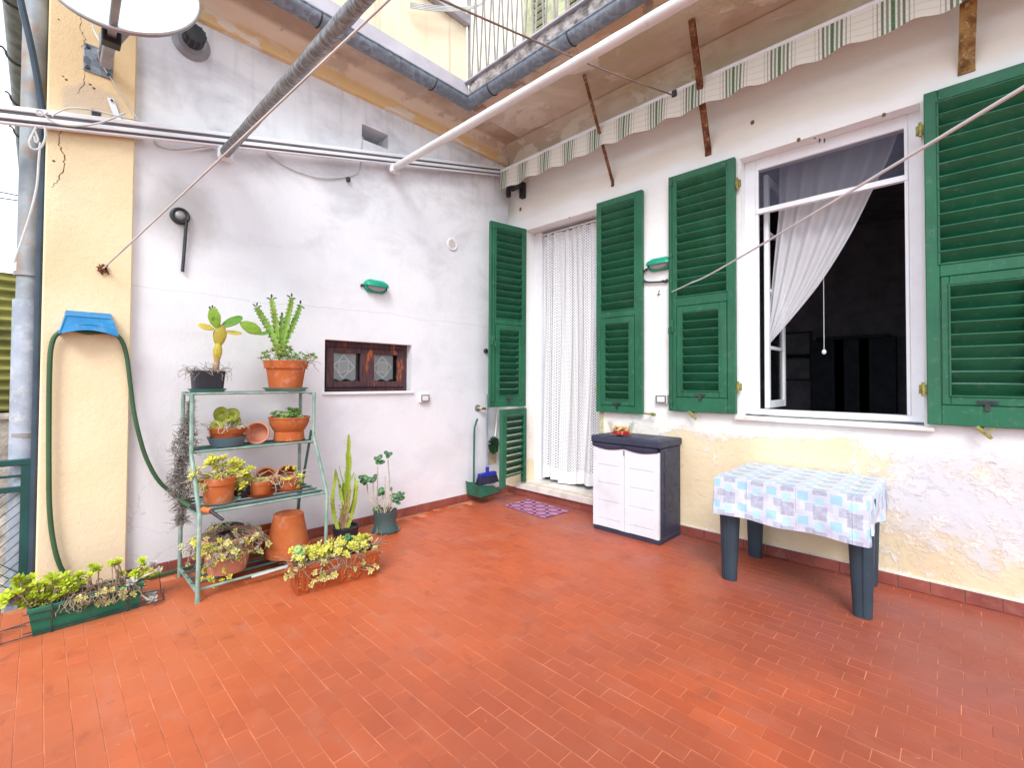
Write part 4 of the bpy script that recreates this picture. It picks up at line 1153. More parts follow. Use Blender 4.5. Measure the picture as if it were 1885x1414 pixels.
# ================================================================== AWNING
aw = thing('awning', 'retracted awning with cream and green striped scalloped valance', 'awning', (2.4,-.2,3.7))
def awz(x): return 3.772+.018*math.sin(min(1,max(0,(x-.2)/4))*math.pi)
m = MB(); X1 = 5.4
xs = [.135+(X1-.135)*k/24 for k in range(25)]
for a, b in zip(xs[:-1], xs[1:]): m.bar((a,-.255,awz(a)+.012),(b,-.255,awz(b)+.012),.045,.030,ch=.004)
m.build('front_bar', MT['alu'], aw)
m = MB()
def val(s,t):
    x = .140+s*(X1-.14)
    sc_ = .5+.5*math.cos((x-.495-.10)/.318*2*math.pi)
    drop = .20+.022*(1-sc_)**.8+.006*math.sin(x*7)
    y = -.272-.010*math.sin(t*1.8)+.010*t*math.sin(x*2*math.pi/.318)+.006*t*math.sin(x*31)
    return (x, y, awz(x)-.003-t*drop)
m.grid(val, 420, 8, lambda s,t:(.140+s*(X1-.14), t*.2))
m.build('valance', MT['valance'], aw)
m = MB(); m.tube([(.12,-.12,3.80),(X1,-.12,3.80)],.065,14); m.build('fabric_roll', MT['valance'], aw)
m = MB(); m.grid(lambda s,t: (.14+s*(X1-.14), -.255+t*.12, awz(.14+s*(X1-.14))+.028+t*.03), 30, 3, lambda s,t:(.14+s*(X1-.14), t*.15)); m.build('cover', MT['valance'], aw)
m = MB(); P = ony(963,352,-.02)
m.box((P.x-.03,-.06,P.z-.085),(P.x+.03,-.001,P.z+.10),.004); m.box((P.x-.14,-.16,P.z+.02),(P.x+.03,-.06,P.z+.065),.004); m.box((P.x-.15,-.16,P.z-.07),(P.x-.10,-.12,P.z+.03),.004); m.tube([(P.x-.13,-.14,P.z-.02),(P.x-.06,-.15,P.z+.01),(P.x,-.07,P.z+.05)],.011,8)
m.build('wall_bracket', MT['darkplastic'], aw)
# guide rail fixed along the grey wall, sloping down and out
A, B = Vector((.085,-.16,3.832)), Vector((.085,-6.5,2.264))
gr_ = thing('awning_guide_rail', 'sloping aluminium awning rail along the top of the grey wall', 'rail', B)
up = (B-A).cross(Vector((1,0,0))).normalized()
if up.z < 0: up = -up
def rbar(off, w, h, nm, mt):
    m = MB(); m.bar(A+up*off, B+up*off, w, h, up, .004); m.build(nm, mt, gr_)
rbar(.032,.044,.029,'rail_profile',MT['alu']); rbar(.008,.034,.021,'rail_groove',MT['aludk']); rbar(-.015,.044,.028,'rail_profile',MT['alu']); rbar(-.034,.034,.012,'rail_groove',MT['aludk'])
m = MB(); m.tube([A+up*-.046,B+up*-.046],.012,10); m.build('rail_tube', MT['alu'], gr_)
m = MB(); m.bar((.085,-6.48,0),(.085,-6.48,2.25),.05,.05,(0,1,0),.004); m.build('end_post', MT['alu'], gr_)
c0, c1 = onx(203,180,.055), onx(220,226,.07)
m = MB(); m.bar(c0, c1, .034, .004, (1,0,0), .001); 
st_ = m.build('strap', MT['alu'], gr_)
for q in ((206,184),(218,222)):
    m = MB(); m.blob(onx(*q,.066),(.006,.008,.008),None,8,5); m.build('bolt', MT['dull'], st_)
for (px0, px1, y0, r, mt, lb, nm) in (((416,279),(540,140),-3.044,.037,'tubegrey','dark foil wrapped awning tube crossing above the terrace','awning_tube'),((729,307),(1000,150),-1.62,.034,'tubecream','cream wrapped awning tube crossing above the terrace','awning_tube')):
    a = onx(*px0,.10); b = at(*px1,1,a.y); d = (b-a).normalized()
    e = a+d*(5.2/d.x)
    t_ = thing(nm, lb, 'tube', a, 'wrapped awning tubes overhead')
    m = MB(); n = 60
    m.tube([a.lerp(e,k/n) for k in range(n+1)], [r*(1+.03*math.sin(k*2.1)) for k in range(n+1)], 16); m.build('tube', MT[mt], t_)
    m = MB(); m.box((a.x-.055,a.y-.05,a.z-.055),(a.x-.002,a.y+.05,a.z+.05),.012); m.build('end_bracket', MT['alu'], t_)

# ================================================================== CORDS
def cord(name, label, cat, pts, r, mt, n=8, group=None):
    m = MB(); p = smooth_path(pts, n) if len(pts) > 2 else pts
    m.tube(p, r, 6); return tag(m.build(name, MT[mt], origin=p[0]), label, cat, group)
def raypt(px, py, d):
    r = ray(px,py).normalized(); return CAM+r*d
a = onx(189,495,.06); b = raypt(715,-2,2.1)
cl = cord('clothes_line', 'cream clothes line from the pilaster knot up to top centre', 'line', [a, a.lerp(b,.5)+Vector((0,0,-.004)), b+(b-a)*1.2], .0052, 'cord', 10, 'clothes lines over the terrace')
m = MB()
for k in range(9):
    m.tube(smooth_path([a+Vector((-.008,U(-.02,.02),U(-.02,.02))), a+Vector((.012,U(-.03,.03),U(-.03,.03))), a+Vector((.0,U(-.03,.04),U(-.04,.03)))],4),.0045,5)
m.build('knot', MT['rust'], cl)
a = ony(1237,537,-.085); b = raypt(1890,132,1.8)
cl = cord('clothes_line', 'white clothes line from the left window shutter to right edge', 'line', [a, a.lerp(b,.15)+Vector((0,0,-.02)), a.lerp(b,.5)+Vector((0,0,-.045)), b+(b-a)*1.0], .0056, 'cordw', 10, 'clothes lines over the terrace')
a = ony(1240,175,-.27); b = raypt(812,-6,3.0)
cord('cable', 'thin brown cable from the awning bar up past the balcony', 'cable', [a, a.lerp(b,.5)+Vector((0,0,-.03)), b+(b-a)*.3], .006, 'corddark', 10)
m = MB(); m.box((a.x-.01,-.29,a.z-.02),(a.x+.03,-.232,a.z+.035),.004); tag(m.build('cord_clamp', MT['dull'], origin=a), 'small dark clamp where the cable meets the awning bar', 'clamp')
X = .16
tg = thing('rope', 'loose cream rope looped over the left end of awning rail', 'rope', onx(75,280,X))
for pts in ([(258,222),(215,213),(170,202),(128,199),(103,208),(96,214)], [(229,208),(190,224),(150,231),(110,228),(90,219),(76,204),(68,203),(68,209),(76,212),(88,206)],
            [(83,232),(83,255),(74,272),(60,274),(54,262),(60,246),(66,234)], [(64,240),(70,256),(66,262),(63,250)], [(74,262),(71,300),(68,340),(58,385),(44,430),(26,483)]):
    m = MB(); m.tube(smooth_path([onx(*p,X) for p in pts],7),.0055,6); m.build('rope_loop', MT['cord'], tg)
cord('cable', 'cream cable clipped in a shallow loop below awning rail on the grey wall', 'cable', [onx(*p,.012) for p in ((283,256),(290,268),(320,275),(360,272),(392,267))], .005, 'cord')
cord('cable', 'cream cable hanging under the square vent hole', 'cable', [onx(*p,.012) for p in ((490,280),(530,308),(580,325),(622,327),(658,318),(664,298),(666,270),(668,252))], .005, 'cord')
P = onx(640,331,.002); m = MB(); m.box((.001,P.y-.016,P.z-.018),(.03,P.y+.016,P.z+.018),.004); tag(m.build('wall_clip', MT['dull'], origin=P), 'small dark clip on the grey wall below the hanging cable', 'clip')
tg = thing('cable_tangle', 'cream wires sagging across the top edge of the balcony', 'wire', onx(830,10,.33))
for k in range(4):
    m = MB(); m.tube(smooth_path([onx(755,4+k*3,.40),onx(800,10+k*3,.42),onx(842,13+k*2,.42),onx(880,8+k,.42),onx(900,-8,.42)],6),.006,5); m.build('wire', MT['cord'], tg)

# ================================================================== THINGS ON THE WALLS
def bulkhead(P, out, along, label, cable):
    t = thing('bulkhead_lamp', label, 'lamp', P, 'turquoise bulkhead lamps on the walls')
    M = Matrix(((along[0],out[0],0,P.x),(along[1],out[1],0,P.y),(0,0,1,P.z),(0,0,0,1)))     # u along wall, w out, z up
    L, H = .118, .060
    def stad(a, b, n=10):
        pts = []
        for k in range(n+1): th = -math.pi/2+math.pi*k/n; pts.append((a-b+b*math.cos(th), b*math.sin(th)))
        for k in range(n+1): th = math.pi/2+math.pi*k/n; pts.append((-(a-b)+b*math.cos(th), b*math.sin(th)))
        return pts
    def loft(q, secs):
        N = None; vs = []; 
        for (a,b,w) in secs:
            s_ = stad(a,b); N = len(s_); vs += [(u,w,z) for u,z in s_]
        fs = []
        for i in range(len(secs)-1):
            for k in range(N): fs.append((i*N+k,i*N+(k+1)%N,(i+1)*N+(k+1)%N,(i+1)*N+k))
        fs.append(tuple((len(secs)-1)*N+k for k in range(N)))
        q.add(vs, fs)
    q = MB(M); loft(q, [(L,H,0),(L,H,.03),(L-.004,H-.004,.034)]); q.build('base', MT['lampgreen'], t)
    q = MB(M)
    def hood(s,th):
        a = math.pi*th
        ww = .034+.062*math.sin(min(1,th*1.15)*math.pi/2) if th < .5 else .034+.062*math.sin((1-th)*1.15*math.pi/2)
        return ((s*2-1)*(L-.002)*(1-.0), ww, 0)
    # eyelid: upper half shell
    vs, fs = [], []
    nu_, nv_ = 16, 8
    for j in range(nv_+1):
        th = math.pi/2*j/nv_                                    # 0 = brow edge, 1 = top at base
        for i in range(nu_+1):
            a = math.pi*i/nu_
            cx_ = math.cos(a); k = abs(cx_)**1.5*(1 if cx_>0 else -1)
            rr = math.sin(a)**.45
            vs.append((L*k*1.0, .03+.070*math.cos(th)*rr, (-.012*rr+(H+.012)*.98*math.sin(th)*rr)))
    for j in range(nv_):
        for i in range(nu_): fs.append((j*(nu_+1)+i,j*(nu_+1)+i+1,(j+1)*(nu_+1)+i+1,(j+1)*(nu_+1)+i))
    q.add(vs, fs); q.build('hood', MT['lampgreen'], t)
    q = MB(M); q.blob((0,.032,-.006),(L-.020,.040,H-.016),None,18,10); q.build('lens', MT['lampglass'], t)
    q = MB(M); N = stad(L-.012,H-.010); q.tube([(u,.037,z-.003) for u,z in N]+[(N[0][0],.037,N[0][1]-.003)],.0055,6); q.build('rim', MT['lampgreen'], t)
    q = MB(M)
    if cable == 'loop':
        q.tube(smooth_path([(-L,.02,-.02),(-L-.045,.02,-.05),(-L-.05,.02,-.10),(-L-.01,.02,-.145),(.03,.02,-.165),(.075,.015,-.150)],6),.009,8); q.tube([(.02,.022,-.163),(.07,.02,-.172)],.010,8); q.tube([(.03,.03,-.155),(.09,.01,-.165)],.005,6)
        q.build('cable', MT['dull'], t)
    else:
        q.tube([(-L+.005,.015,-.005),(-L-.03,.015,-.005)],.010,8); q.tube([(-L-.015,.02,-.012),(-L-.035,.012,-.02)],.005,6); q.build('cable_gland', MT['dull'], t)
c = onx(690,528,.0); bulkhead(c, (1,0), (0,1), 'turquoise eyelid bulkhead lamp on the grey wall above little window', 'gland')
c = ony(1216,487,0); bulkhead(c, (0,-1), (1,0), 'turquoise eyelid bulkhead lamp with looped cable between green shutters', 'loop')
P = ony(1215,541,-.003); m = MB(); m.tube(smooth_path([P+Vector((-.005,0,.035)),P+Vector((-.005,-.02,.01)),P+Vector((0,-.03,-.015)),P+Vector((.018,-.03,-.005))],5),.0035,6); m.tube([P+Vector((-.03,-.003,-.0)),P+Vector((.0,-.01,-.01))],.003,5)
tag(m.build('wall_hook', MT['dull'], origin=P), 'small iron hook in the white wall below bulkhead lamp', 'hook')
def socket(P, out, along, label):
    M = Matrix(((along[0],out[0],0,P.x),(along[1],out[1],0,P.y),(0,0,1,P.z),(0,0,0,1)))
    t = thing('socket_box', label, 'socket', P, 'weatherproof socket boxes')
    q = MB(M); q.box((-.058,0,-.045),(.058,.035,.045),.006); q.build('box', MT['whiteplastic'], t)
    q = MB(M)
    q.box((-.050,.0352,-.036),(-.038,.043,.036),.002); q.box((.038,.0352,-.036),(.050,.043,.036),.002); q.box((-.038,.0354,-.036),(.038,.0428,-.026),.002); q.box((-.038,.0354,.026),(.038,.0428,.036),.002)
    q.build('cover_frame', MT['socketgrey'], t)
    q = MB(M); q.box((-.037,.0356,-.025),(.037,.041,.025),.003); q.build('cover', MT['whiteplastic'], t)
socket(onx(779,733,0), (1,0), (0,1), 'white weatherproof socket box on grey wall below little window')
socket(ony(1220,735,0), (0,-1), (1,0), 'white weatherproof socket box between the two green shutters')
# round vent grille
P = onx(832,450,0); t = thing('vent_grille', 'round white louvred vent grille on the grey wall', 'vent', P)
MX = Matrix.Rotation(math.pi/2,4,'Y')
m = MB(); m.lathe([(.045,.004),(.050,.012),(.064,.012),(.068,.006),(.068,0)],P,28,MX); m.build('rim', MT['whiteplastic'], t)
m = MB(); m.lathe([(.001,.003),(.05,.003)],P,20,MX); m.build('back', MT['darkplastic'], t)
for k in range(6):
    z = -.036+k*.0144; h = math.sqrt(max(0,.047**2-z*z)); m = MB(); m.box((P.x+.004,P.y-h,P.z+z-.0022),(P.x+.011,P.y+h,P.z+z+.0022),.001); m.build('louvre', MT['whiteplastic'], t)
# wall ring with bar
P = onx(331,398,0); t = thing('iron_wall_ring', 'dark iron ring with long hanging bar on the grey wall', 'ring', P)
m = MB(); m.lathe([(.030,.0),(.034,.02),(.048,.03),(.058,.022),(.060,.0)],P,24,MX); m.build('ring', MT['dull'], t)
m = MB(); m.blob(P+Vector((.015,0,0)),(.022,.036,.036),None,12,8); m.build('boss', MT['dishgrey'], t)
b = onx(336,500,.02); m = MB(); m.tube([P+Vector((.03,.030,-.02)),P+Vector((.028,.034,-.05)),(b.x,b.y,b.z)],.0105,8); m.build('bar', MT['dull'], t)
# chimney cowl stub
P = onx(352,80,0); t = thing('flue_outlet', 'dark ribbed flue outlet with grey collar under the eave', 'vent', P)
m = MB(); m.lathe([(.115,0),(.118,.012),(.085,.03),(.078,.06),(.06,.06)],P,28,MX); m.build('collar', MT['dishgrey'], t)
m = MB(); m.lathe([(.066,.055),(.066,.14),(.06,.15),(.001,.152)],P,24,MX); m.build('cap', MT['darkplastic'], t)
for k in range(12):
    a = 2*math.pi*k/12; m = MB(); m.bar(P+Vector((.07,.065*math.cos(a),.065*math.sin(a))),P+Vector((.150,.063*math.cos(a),.063*math.sin(a))),.007,.006,(0,math.cos(a),math.sin(a))); m.build('rib', MT['dull'], t)
# hose holder
ctr = onx(162,598,.05)
t = thing('hose_holder', 'blue plastic hose holder fixed on the cream pilaster', 'holder', Vector((.05,ctr.y,ctr.z)))
m = MB()
X0 = .052
tl, tr = onx(121,571,X0), onx(204,583,X0); bl, br = onx(108,614,.16), onx(216,623,.16)
yc = (tl.y+tr.y)/2
hw, hb = (tr.y-tl.y)/2, (br.y-bl.y)/2
zt = tl.z; zb = bl.z
tf = .11
z_ft = onx(165,584,.13).z
n = 10
def face(s,t_):
    w = hw*(1-t_)+hb*t_; z = z_ft*(1-t_)+(zb+.03*math.sin(math.pi*s))*t_
    return (.125+.04*t_, yc+(s*2-1)*w, z)
m.grid(face, n, 4)
m.grid(lambda s,t_: (X0+(.125-X0)*t_, yc+(s*2-1)*hw, zt+(z_ft-zt)*t_), n, 3)
for sg in (-1,1): m.add([(X0,yc+sg*hw,zt),(.125,yc+sg*hw,z_ft),(.165,yc+sg*hb,zb),(X0,yc+sg*hb,zb)],[(0,1,2,3)])
m.build('shell', MT['blueplastic'], t, sharp=30)
m = MB(); m.grid(lambda s,t_: (X0+.10*t_, yc+(s*2-1)*hb*.98, zb+.02+.045*math.sin(math.pi*s)), n, 3); m.build('saddle', MT['blueplastic'], t)
m = MB(); m.tube([face(0,0),face(.5,0),face(1,0)],.005,6); m.tube([face(0,0),face(0,.5),face(0,1)],.005,6); m.tube([face(1,0),face(1,.5),face(1,1)],.005,6); m.build('lip', MT['blueplastic'], t)
for k in range(3):
    y = yc-hb*.5+k*hb*.5; m = MB(); m.box((X0,y-.006,zb+.03),(.14,y+.006,zb+.07)); m.build('rib', MT['blueplastic'], t)
# hose
pa = [onx(*p,.085) for p in ((160,612),(128,606),(104,616),(94,640),(91,690),(90,780),(90,860),(91,930),(96,985),(106,1030),(120,1058))]
pz = pa[-1]
pa += [Vector((.10,pz.y+.06,.10)), Vector((.09,pz.y+.16,.03)), Vector((.07,-3.50,.022)), Vector((.06,-3.2,.022)), Vector((.075,-2.9,.022)), Vector((.06,-2.6,.022))]
pb = [onx(*p,.085) for p in ((160,612),(200,612),(222,624),(233,655),(239,700),(246,755),(257,805),(272,850),(296,890),(330,916))]
e = onz(372,938,.56); pb += [Vector((.25,-3.36,.60)), Vector((.42,-3.335,.575)), Vector((.56,-3.31,.562))]
m = MB(); m.tube(smooth_path(pb[::-1]+pa[1:],8),.0125,10)
hs = tag(m.build('garden_hose', MT['hose'], origin=pz), 'dark green garden hose hanging in a loop from the blue holder', 'hose')
m = MB(); a = Vector((.54,-3.312,.563)); b = Vector((.64,-3.27,.553)); m.tube([a,a.lerp(b,.5),b],[.014,.018,.013],10); m.build('connector', MT['darkplastic'], hs)
m = MB(); a, c = b, b+Vector((.05,.03,-.005)); m.tube([a,c],[.017,.015],10); m.build('nozzle_ring', MT['orange'], hs)
m = MB(); m.tube([c,c+Vector((.07,.05,-.05))],[.011,.009],10); m.build('nozzle', MT['darkplastic'], hs)

# ================================================================== SATELLITE DISH
DC = raypt(231,-26,3.92)
t = thing('satellite_dish', 'white satellite dish on a steel wall mount above pilaster', 'dish', DC)
el = math.radians(20); az = Vector((.86,-.30,0)).normalized()
nrm = Vector((az.x*math.cos(el), az.y*math.cos(el), math.sin(el)))
zax = nrm; xax = Vector((0,0,1)).cross(zax).normalized(); yax = zax.cross(xax)
MD = Matrix(((xax.x,yax.x,zax.x,DC.x),(xax.y,yax.y,zax.y,DC.y),(xax.z,yax.z,zax.z,DC.z),(0,0,0,1)))
Rd = .330
def dish_s(r): return .10*(r*r-1)
m = MB(MD)
pr = [(Rd*k/10, dish_s(k/10)) for k in range(11)]
pr[0] = (.0005, pr[0][1])
m.lathe(pr+[(Rd+.006,.004),(Rd+.010,-.004),(Rd+.004,-.014),(Rd-.012,-.018)]+[(Rd*k/10*.985, dish_s(k/10)-.012) for k in range(9,-1,-1)], seg=48)
m.build('reflector', MT['dishw'], t, sharp=50)
m = MB(MD); m.tube([((Rd-.012)*math.cos(2*math.pi*k/48),(Rd-.012)*math.sin(2*math.pi*k/48),-.001) if False else Vector(((Rd+.004)*math.cos(2*math.pi*k/48),(Rd+.004)*math.sin(2*math.pi*k/48),-.012)) for k in range(49)],.010,6); m.build('rim', MT['dishgrey'], t)
ab = MD @ Vector((-.08,-Rd-.02,-.02)); blk = raypt(205,68,3.80)
m = MB(); tipp = raypt(226,-90,3.30); m.bar(blk, tipp, .036, .040, (0,0,1), .004); m.build('feed_arm', MT['dishgrey'], t)
m = MB(); m.box(tuple(blk-Vector((.035,.04,.045))),tuple(blk+Vector((.035,.04,.04))),.005); m.build('arm_socket', MT['darkplastic'], t)
m = MB(); m.tube([tipp+Vector((0,0,0)),tipp+(DC-tipp).normalized()*.12],.035,14); m.build('feed_horn', MT['dishw'], t)
pc_ = Vector((.051, onx(181,113,.05).y, onx(181,113,.05).z))
m = MB(); m.box((.0505,pc_.y-.07,pc_.z-.088),(.058,pc_.y+.07,pc_.z+.088),.003); pl = m.build('mount_plate', MT['plate'], t)
for sy in (-1,1):
    for sz in (-1,1):
        m = MB(); m.tube([(.057,pc_.y+sy*.05,pc_.z+sz*.065),(.068,pc_.y+sy*.05,pc_.z+sz*.065)],.010,6); m.build('bolt', MT['dull'], pl)
back = MD @ Vector((0,-.02,-.14))
k1 = Vector((.32,pc_.y+.03,pc_.z+.02))
m = MB(); m.tube(smooth_path([(.055,pc_.y+.01,pc_.z+.02),(.17,pc_.y+.02,pc_.z+.04),(.24,pc_.y+.02,pc_.z+.10),(.26,pc_.y+.02,DC.z-.04)],6),.024,12); m.build('mast', MT['plate'], t)
m = MB(); m.bar((.26,pc_.y+.02,DC.z-.12), back, .07, .09, (0,0,1), .006); m.bar((.26,pc_.y+.02,DC.z-.24), blk, .05, .06,(0,0,1),.005); m.build('clamp', MT['dishgrey'], t)
m = MB(); m.tube(smooth_path([onx(170,32,.12),onx(172,52,.14),onx(184,76,.2),onx(196,88,.2),onx(203,80,.2)],6),.0045,6); m.tube(smooth_path([onx(181,92,.16),onx(184,112,.08),onx(205,145,.06),onx(235,190,.06),onx(254,219,.06),onx(268,229,.03)],6),.0042,6)
m.build('cable', MT['cord'], t)

# ================================================================== CORNER: DUSTPAN, BROOM, BRUSH
P = onx(889,897,.13)
t = thing('dustpan', 'green long handled dustpan leaning in the corner', 'dustpan', (P.x,P.y,0))
h0, h1 = onx(872,893,.10), onx(873,800,.07)
m = MB(); m.tube(smooth_path([h0,h1,onx(875,783,.065),onx(879,771,.075)],5),.011,8); m.build('handle', MT['panplastic'], t)
yl_, yr_ = onx(866,890,.12).y, onx(913,905,.16).y
zc_ = onx(889,897,.13).z
m = MB()
m.add([(.04,yl_,zc_+.075),(.04,yl_+.02,zc_-.07),(.26,yl_+.03,zc_-.07),(.24,yl_,zc_+.055)],[(0,1,2,3)])
m.add([(.04,yl_+.02,zc_-.07),(.26,yl_+.03,zc_-.07),(.24,yr_,zc_-.055),(.06,yr_-.03,zc_-.06)],[(3,2,1,0)])
m.add([(.26,yl_+.03,zc_-.07),(.24,yr_,zc_-.055),(.235,yr_-.12,zc_+.02),(.24,yl_,zc_+.055)],[(0,1,2,3)])
m.add([(.04,yl_,zc_+.075),(.04,yl_+.02,zc_-.07),(.06,yr_-.03,zc_-.06),(.05,yr_-.16,zc_+.03)],[(3,2,1,0)])
m.build('pan', MT['panplastic'], t, smooth=False)
m = MB(); m.tube([(.04,yl_,zc_+.076),(.24,yl_,zc_+.056),(.235,yr_-.12,zc_+.021),(.24,yr_,zc_-.054)],.006,6); m.build('rim', MT['panplastic'], t)
B0 = onx(897,868,.13); B1 = onx(896,745,.05)
t = thing('broom', 'blue headed broom standing upright in the corner', 'broom', (.13,B0.y,.16))
m = MB(); m.tube([B0,B1+Vector((0,0,.12))],.0115,8); m.build('handle', MT['handle'], t)
m = MB(); m.tube([B0+Vector((0,0,-.015)),B0+Vector((0,0,.05))],.020,10); m.box((B0.x-.03,B0.y-.125,B0.z-.055),(B0.x+.03,B0.y+.125,B0.z-.012),.008); m.build('head', MT['broomblue'], t)
m = MB()
for k in range(60):
    yy = -.12+.24*(k%20)/19; xx = (-.018,0,.018)[k//20]
    m.bar((B0.x+xx,B0.y+yy,B0.z-.05),(B0.x+xx*1.8,B0.y+yy*1.2+U(-.005,.005),B0.z-.135+U(-.006,.004)),.012,.012,(1,0,0))
tag(m.build('bristles', MT['bristle'], t), kind='stuff')
P = onx(909,820,.10)
t = thing('round_brush', 'round dark green bristle brush hanging behind lower shutter', 'brush', P)
m = MB()
for k in range(420):
    d = Vector((U(-.5,.5),U(-1,1),U(-1,1))).normalized()
    m.tube([P+d*.01, P+Vector((d.x*.05,d.y*.085,d.z*.105))*U(.85,1.05)],[.004,.002],4,False)
tag(m.build('bristles', MT['brush'], t), kind='stuff')
m = MB(); q = onx(917,752,.07); m.tube([P+Vector((0,.02,.09)),q,q+Vector((0,.01,.1))],.009,8); m.build('handle', MT['whiteplastic'], t)
P = onx(905,843,.002); m = MB(); m.box((.001,P.y-.075,P.z-.075),(.006,P.y+.075,P.z+.075),.002)
t = tag(m.build('cover_plate', simple('beige_plate', (.66,.56,.40), .6), origin=P), 'beige blank plate on the grey wall behind the broom', 'plate')
for sy in (-1,1):
    for sz in (-1,1): m = MB(); m.blob((.0065,P.y+sy*.06,P.z+sz*.06),(.002,.006,.006),None,8,5); m.build('screw', MT['dull'], t)
P = onx(881,752,.0); t = thing('wall_tap', 'brass tap stub on the grey wall left of the swung shutter', 'tap', P)
m = MB(); m.lathe([(.04,0),(.04,.006),(.016,.010),(.016,.03)],P+Vector((0,-.02,.005)),16,MX); m.build('flange', MT['dishgrey'], t)
m = MB(); m.tube([P+Vector((.02,-.02,.005)),P+Vector((.05,.0,.0)),P+Vector((.055,.09,-.004))],.014,8); m.build('spout', MT['brass'], t)
P = onx(893,646,.0); m = MB(); m.lathe([(.001,.03),(.022,.028),(.028,.018),(.026,.0)],P,16,MX); tag(m.build('door_stop', MT['dull'], origin=P), 'round rubber door stop on the grey wall beside swung shutter', 'stop')

# ================================================================== DOOR MAT
m = MB()
A0, B0_, C0, D0 = Vector((.438,-.475,0)), Vector((1.035,-.515,0)), Vector((1.065,-.150,0)), Vector((.430,-.085,0))
m.grid(lambda s,t: (lambda p: (p.x,p.y,.0065+.0015*math.sin(s*7+t*5)))(A0.lerp(B0_,s).lerp(D0.lerp(C0,s),t)), 24, 14, lambda s,t:(s*.60,t*.38))
m.grid(lambda s,t: (lambda p: (p.x,p.y,.0008+.0056*t))([A0,B0_,C0,D0,A0][min(4,int(s*4+1e-6))]), 4, 1, lambda s,t:(.05,.02))
tag(m.build('door_mat', MT['doormat'], origin=(.74,-.31,0)), 'small mauve door mat with purple ring pattern', 'mat')

# ================================================================== RESIN CABINET
cb = thing('storage_cabinet', 'low resin storage cabinet with white doors and slate top', 'cabinet', (1.86,-.22,0))
x0, x1, y0, y1 = 1.530, 2.185, -.425, -.022
m = MB(); m.box((x0+.004,y0+.012,0),(x1-.004,y1,.045),.006); m.build('base', MT['cabdark'], cb)
m = MB(); m.box((x0+.006,y0+.035,.045),(x1-.006,y1,.785),.004)
for k in range(4):
    z = .085+k*.175; m.box((x1-.007,y0+.10,z+.02),(x1-.002,y1-.05,z+.15),.002); m.box((x0+.002,y0+.10,z+.02),(x0+.007,y1-.05,z+.15),.002)
m.build('carcass', MT['cabdark'], cb)
m = MB(); m.box((x0-.010,y0-.014,.790),(x1+.010,y1+.004,.853),.010); m.box((x0+.03,y0+.03,.8525),(x1-.03,y1-.03,.856),.002); m.build('top', MT['cabdark'], cb)
xm = (x0+x1)/2
for (a,b) in ((x0+.006,xm-.002),(xm+.002,x1-.010)):
    m = MB(); zb_, zt_ = .042, .755
    m.box((a,y0+.006,zb_),(b,y0+.034,zt_),.003)
    g_ = .005; e1, e2 = a+.050, b-.045
    m.box((a,y0,zb_),(e1-g_/2,y0+.0058,zt_),.0025) ; m.box((e2+g_/2,y0,zb_),(b,y0+.0058,zt_),.0025)
    zz = [zb_,.115,.275,.435,.595,zt_]
    for c0_, c1_ in zip(zz[:-1],zz[1:]): m.box((e1-g_/2,y0+.0001,c0_+g_/2),(e2+g_/2,y0+.0057,c1_-g_/2),.0022)
    d = m.build('door', MT['cabwhite'], cb)
    m = MB(); n = 12
    def lip(s,t):
        x = a+s*(b-a); dz = .030+.022*math.sin(math.pi*s)
        return (x, y0-.016+.010*t*t, .788-t*dz)
    m.grid(lip, n, 4); m.grid(lambda s,t: (a+s*(b-a), y0-.006+t*.02, .788-(.030+.022*math.sin(math.pi*s))), n, 1)
    m.add([(a,y0-.016,.788),(b,y0-.016,.788),(b,y0+.02,.788),(a,y0+.02,.788)],[(0,1,2,3)])
    m.build('door_handle', MT['cabdark'], d, sharp=50)
m = MB(); m.box((xm-.008,y0-.006,.70),(xm+.004,y0-.001,.745),.002); m.build('lock_tab', MT['socketgrey'], cb)
# bowl with pegs
P = onz(1136,803,.856); P.y = max(-.30, min(-.16, P.y)); k_ = mpp(P)
t = thing('glass_bowl', 'clear glass bowl of coloured pegs on the slate cabinet top', 'bowl', P)
R1, R0, Hh = 25*k_, 17*k_, 25*k_
m = MB(); m.lathe([(.001,.003),(R0*.9,.003),(R0,.008),(R0*1.22,Hh*.5),(R1,Hh),(R1+.003,Hh),(R0*1.22+.004,Hh*.48),(R0+.004,.004),(R0*.8,0),(.001,0)],P,28); m.build('bowl', MT['bowl'], t)
pegm = []
for nm, c in (('red',(.62,.03,.05)),('orange',(.72,.22,.05)),('cream',(.72,.58,.34)),('yellow',(.75,.50,.10)),('green',(.16,.42,.10)),('pink',(.75,.30,.28))):
    q = MB(); q.box((-.030,-.0045,-.005),(.030,-.0008,.005),.001); q.box((-.030,.0008,-.005),(.030,.0045,.005),.001); q.box((-.004,-.0055,-.0055),(.004,.0055,.0055))
    me = q.mesh('clothes_peg', smooth=False); me.materials.append(simple(nm+'_peg', c, .45)); pegm.append(me)
for k in range(110):
    r = math.sqrt(RN.random())*R0*.86; a = U(0,6.28); z = .010+U(0,1)*(Hh*.60-r*.12)
    if z < .035: me = pegm[RN.choice((0,0,5,1))]
    else: me = pegm[RN.choice((1,2,2,3,3,4,5))]
    Mw = Matrix.Translation(P+Vector((r*math.cos(a),r*math.sin(a),z))) @ Matrix.Rotation(U(0,6.28),4,'Z') @ Matrix.Rotation(U(-.5,.5),4,'Y') @ Matrix.Rotation(U(0,3),4,'X')
    inst('clothes_peg', me, Mw, t)

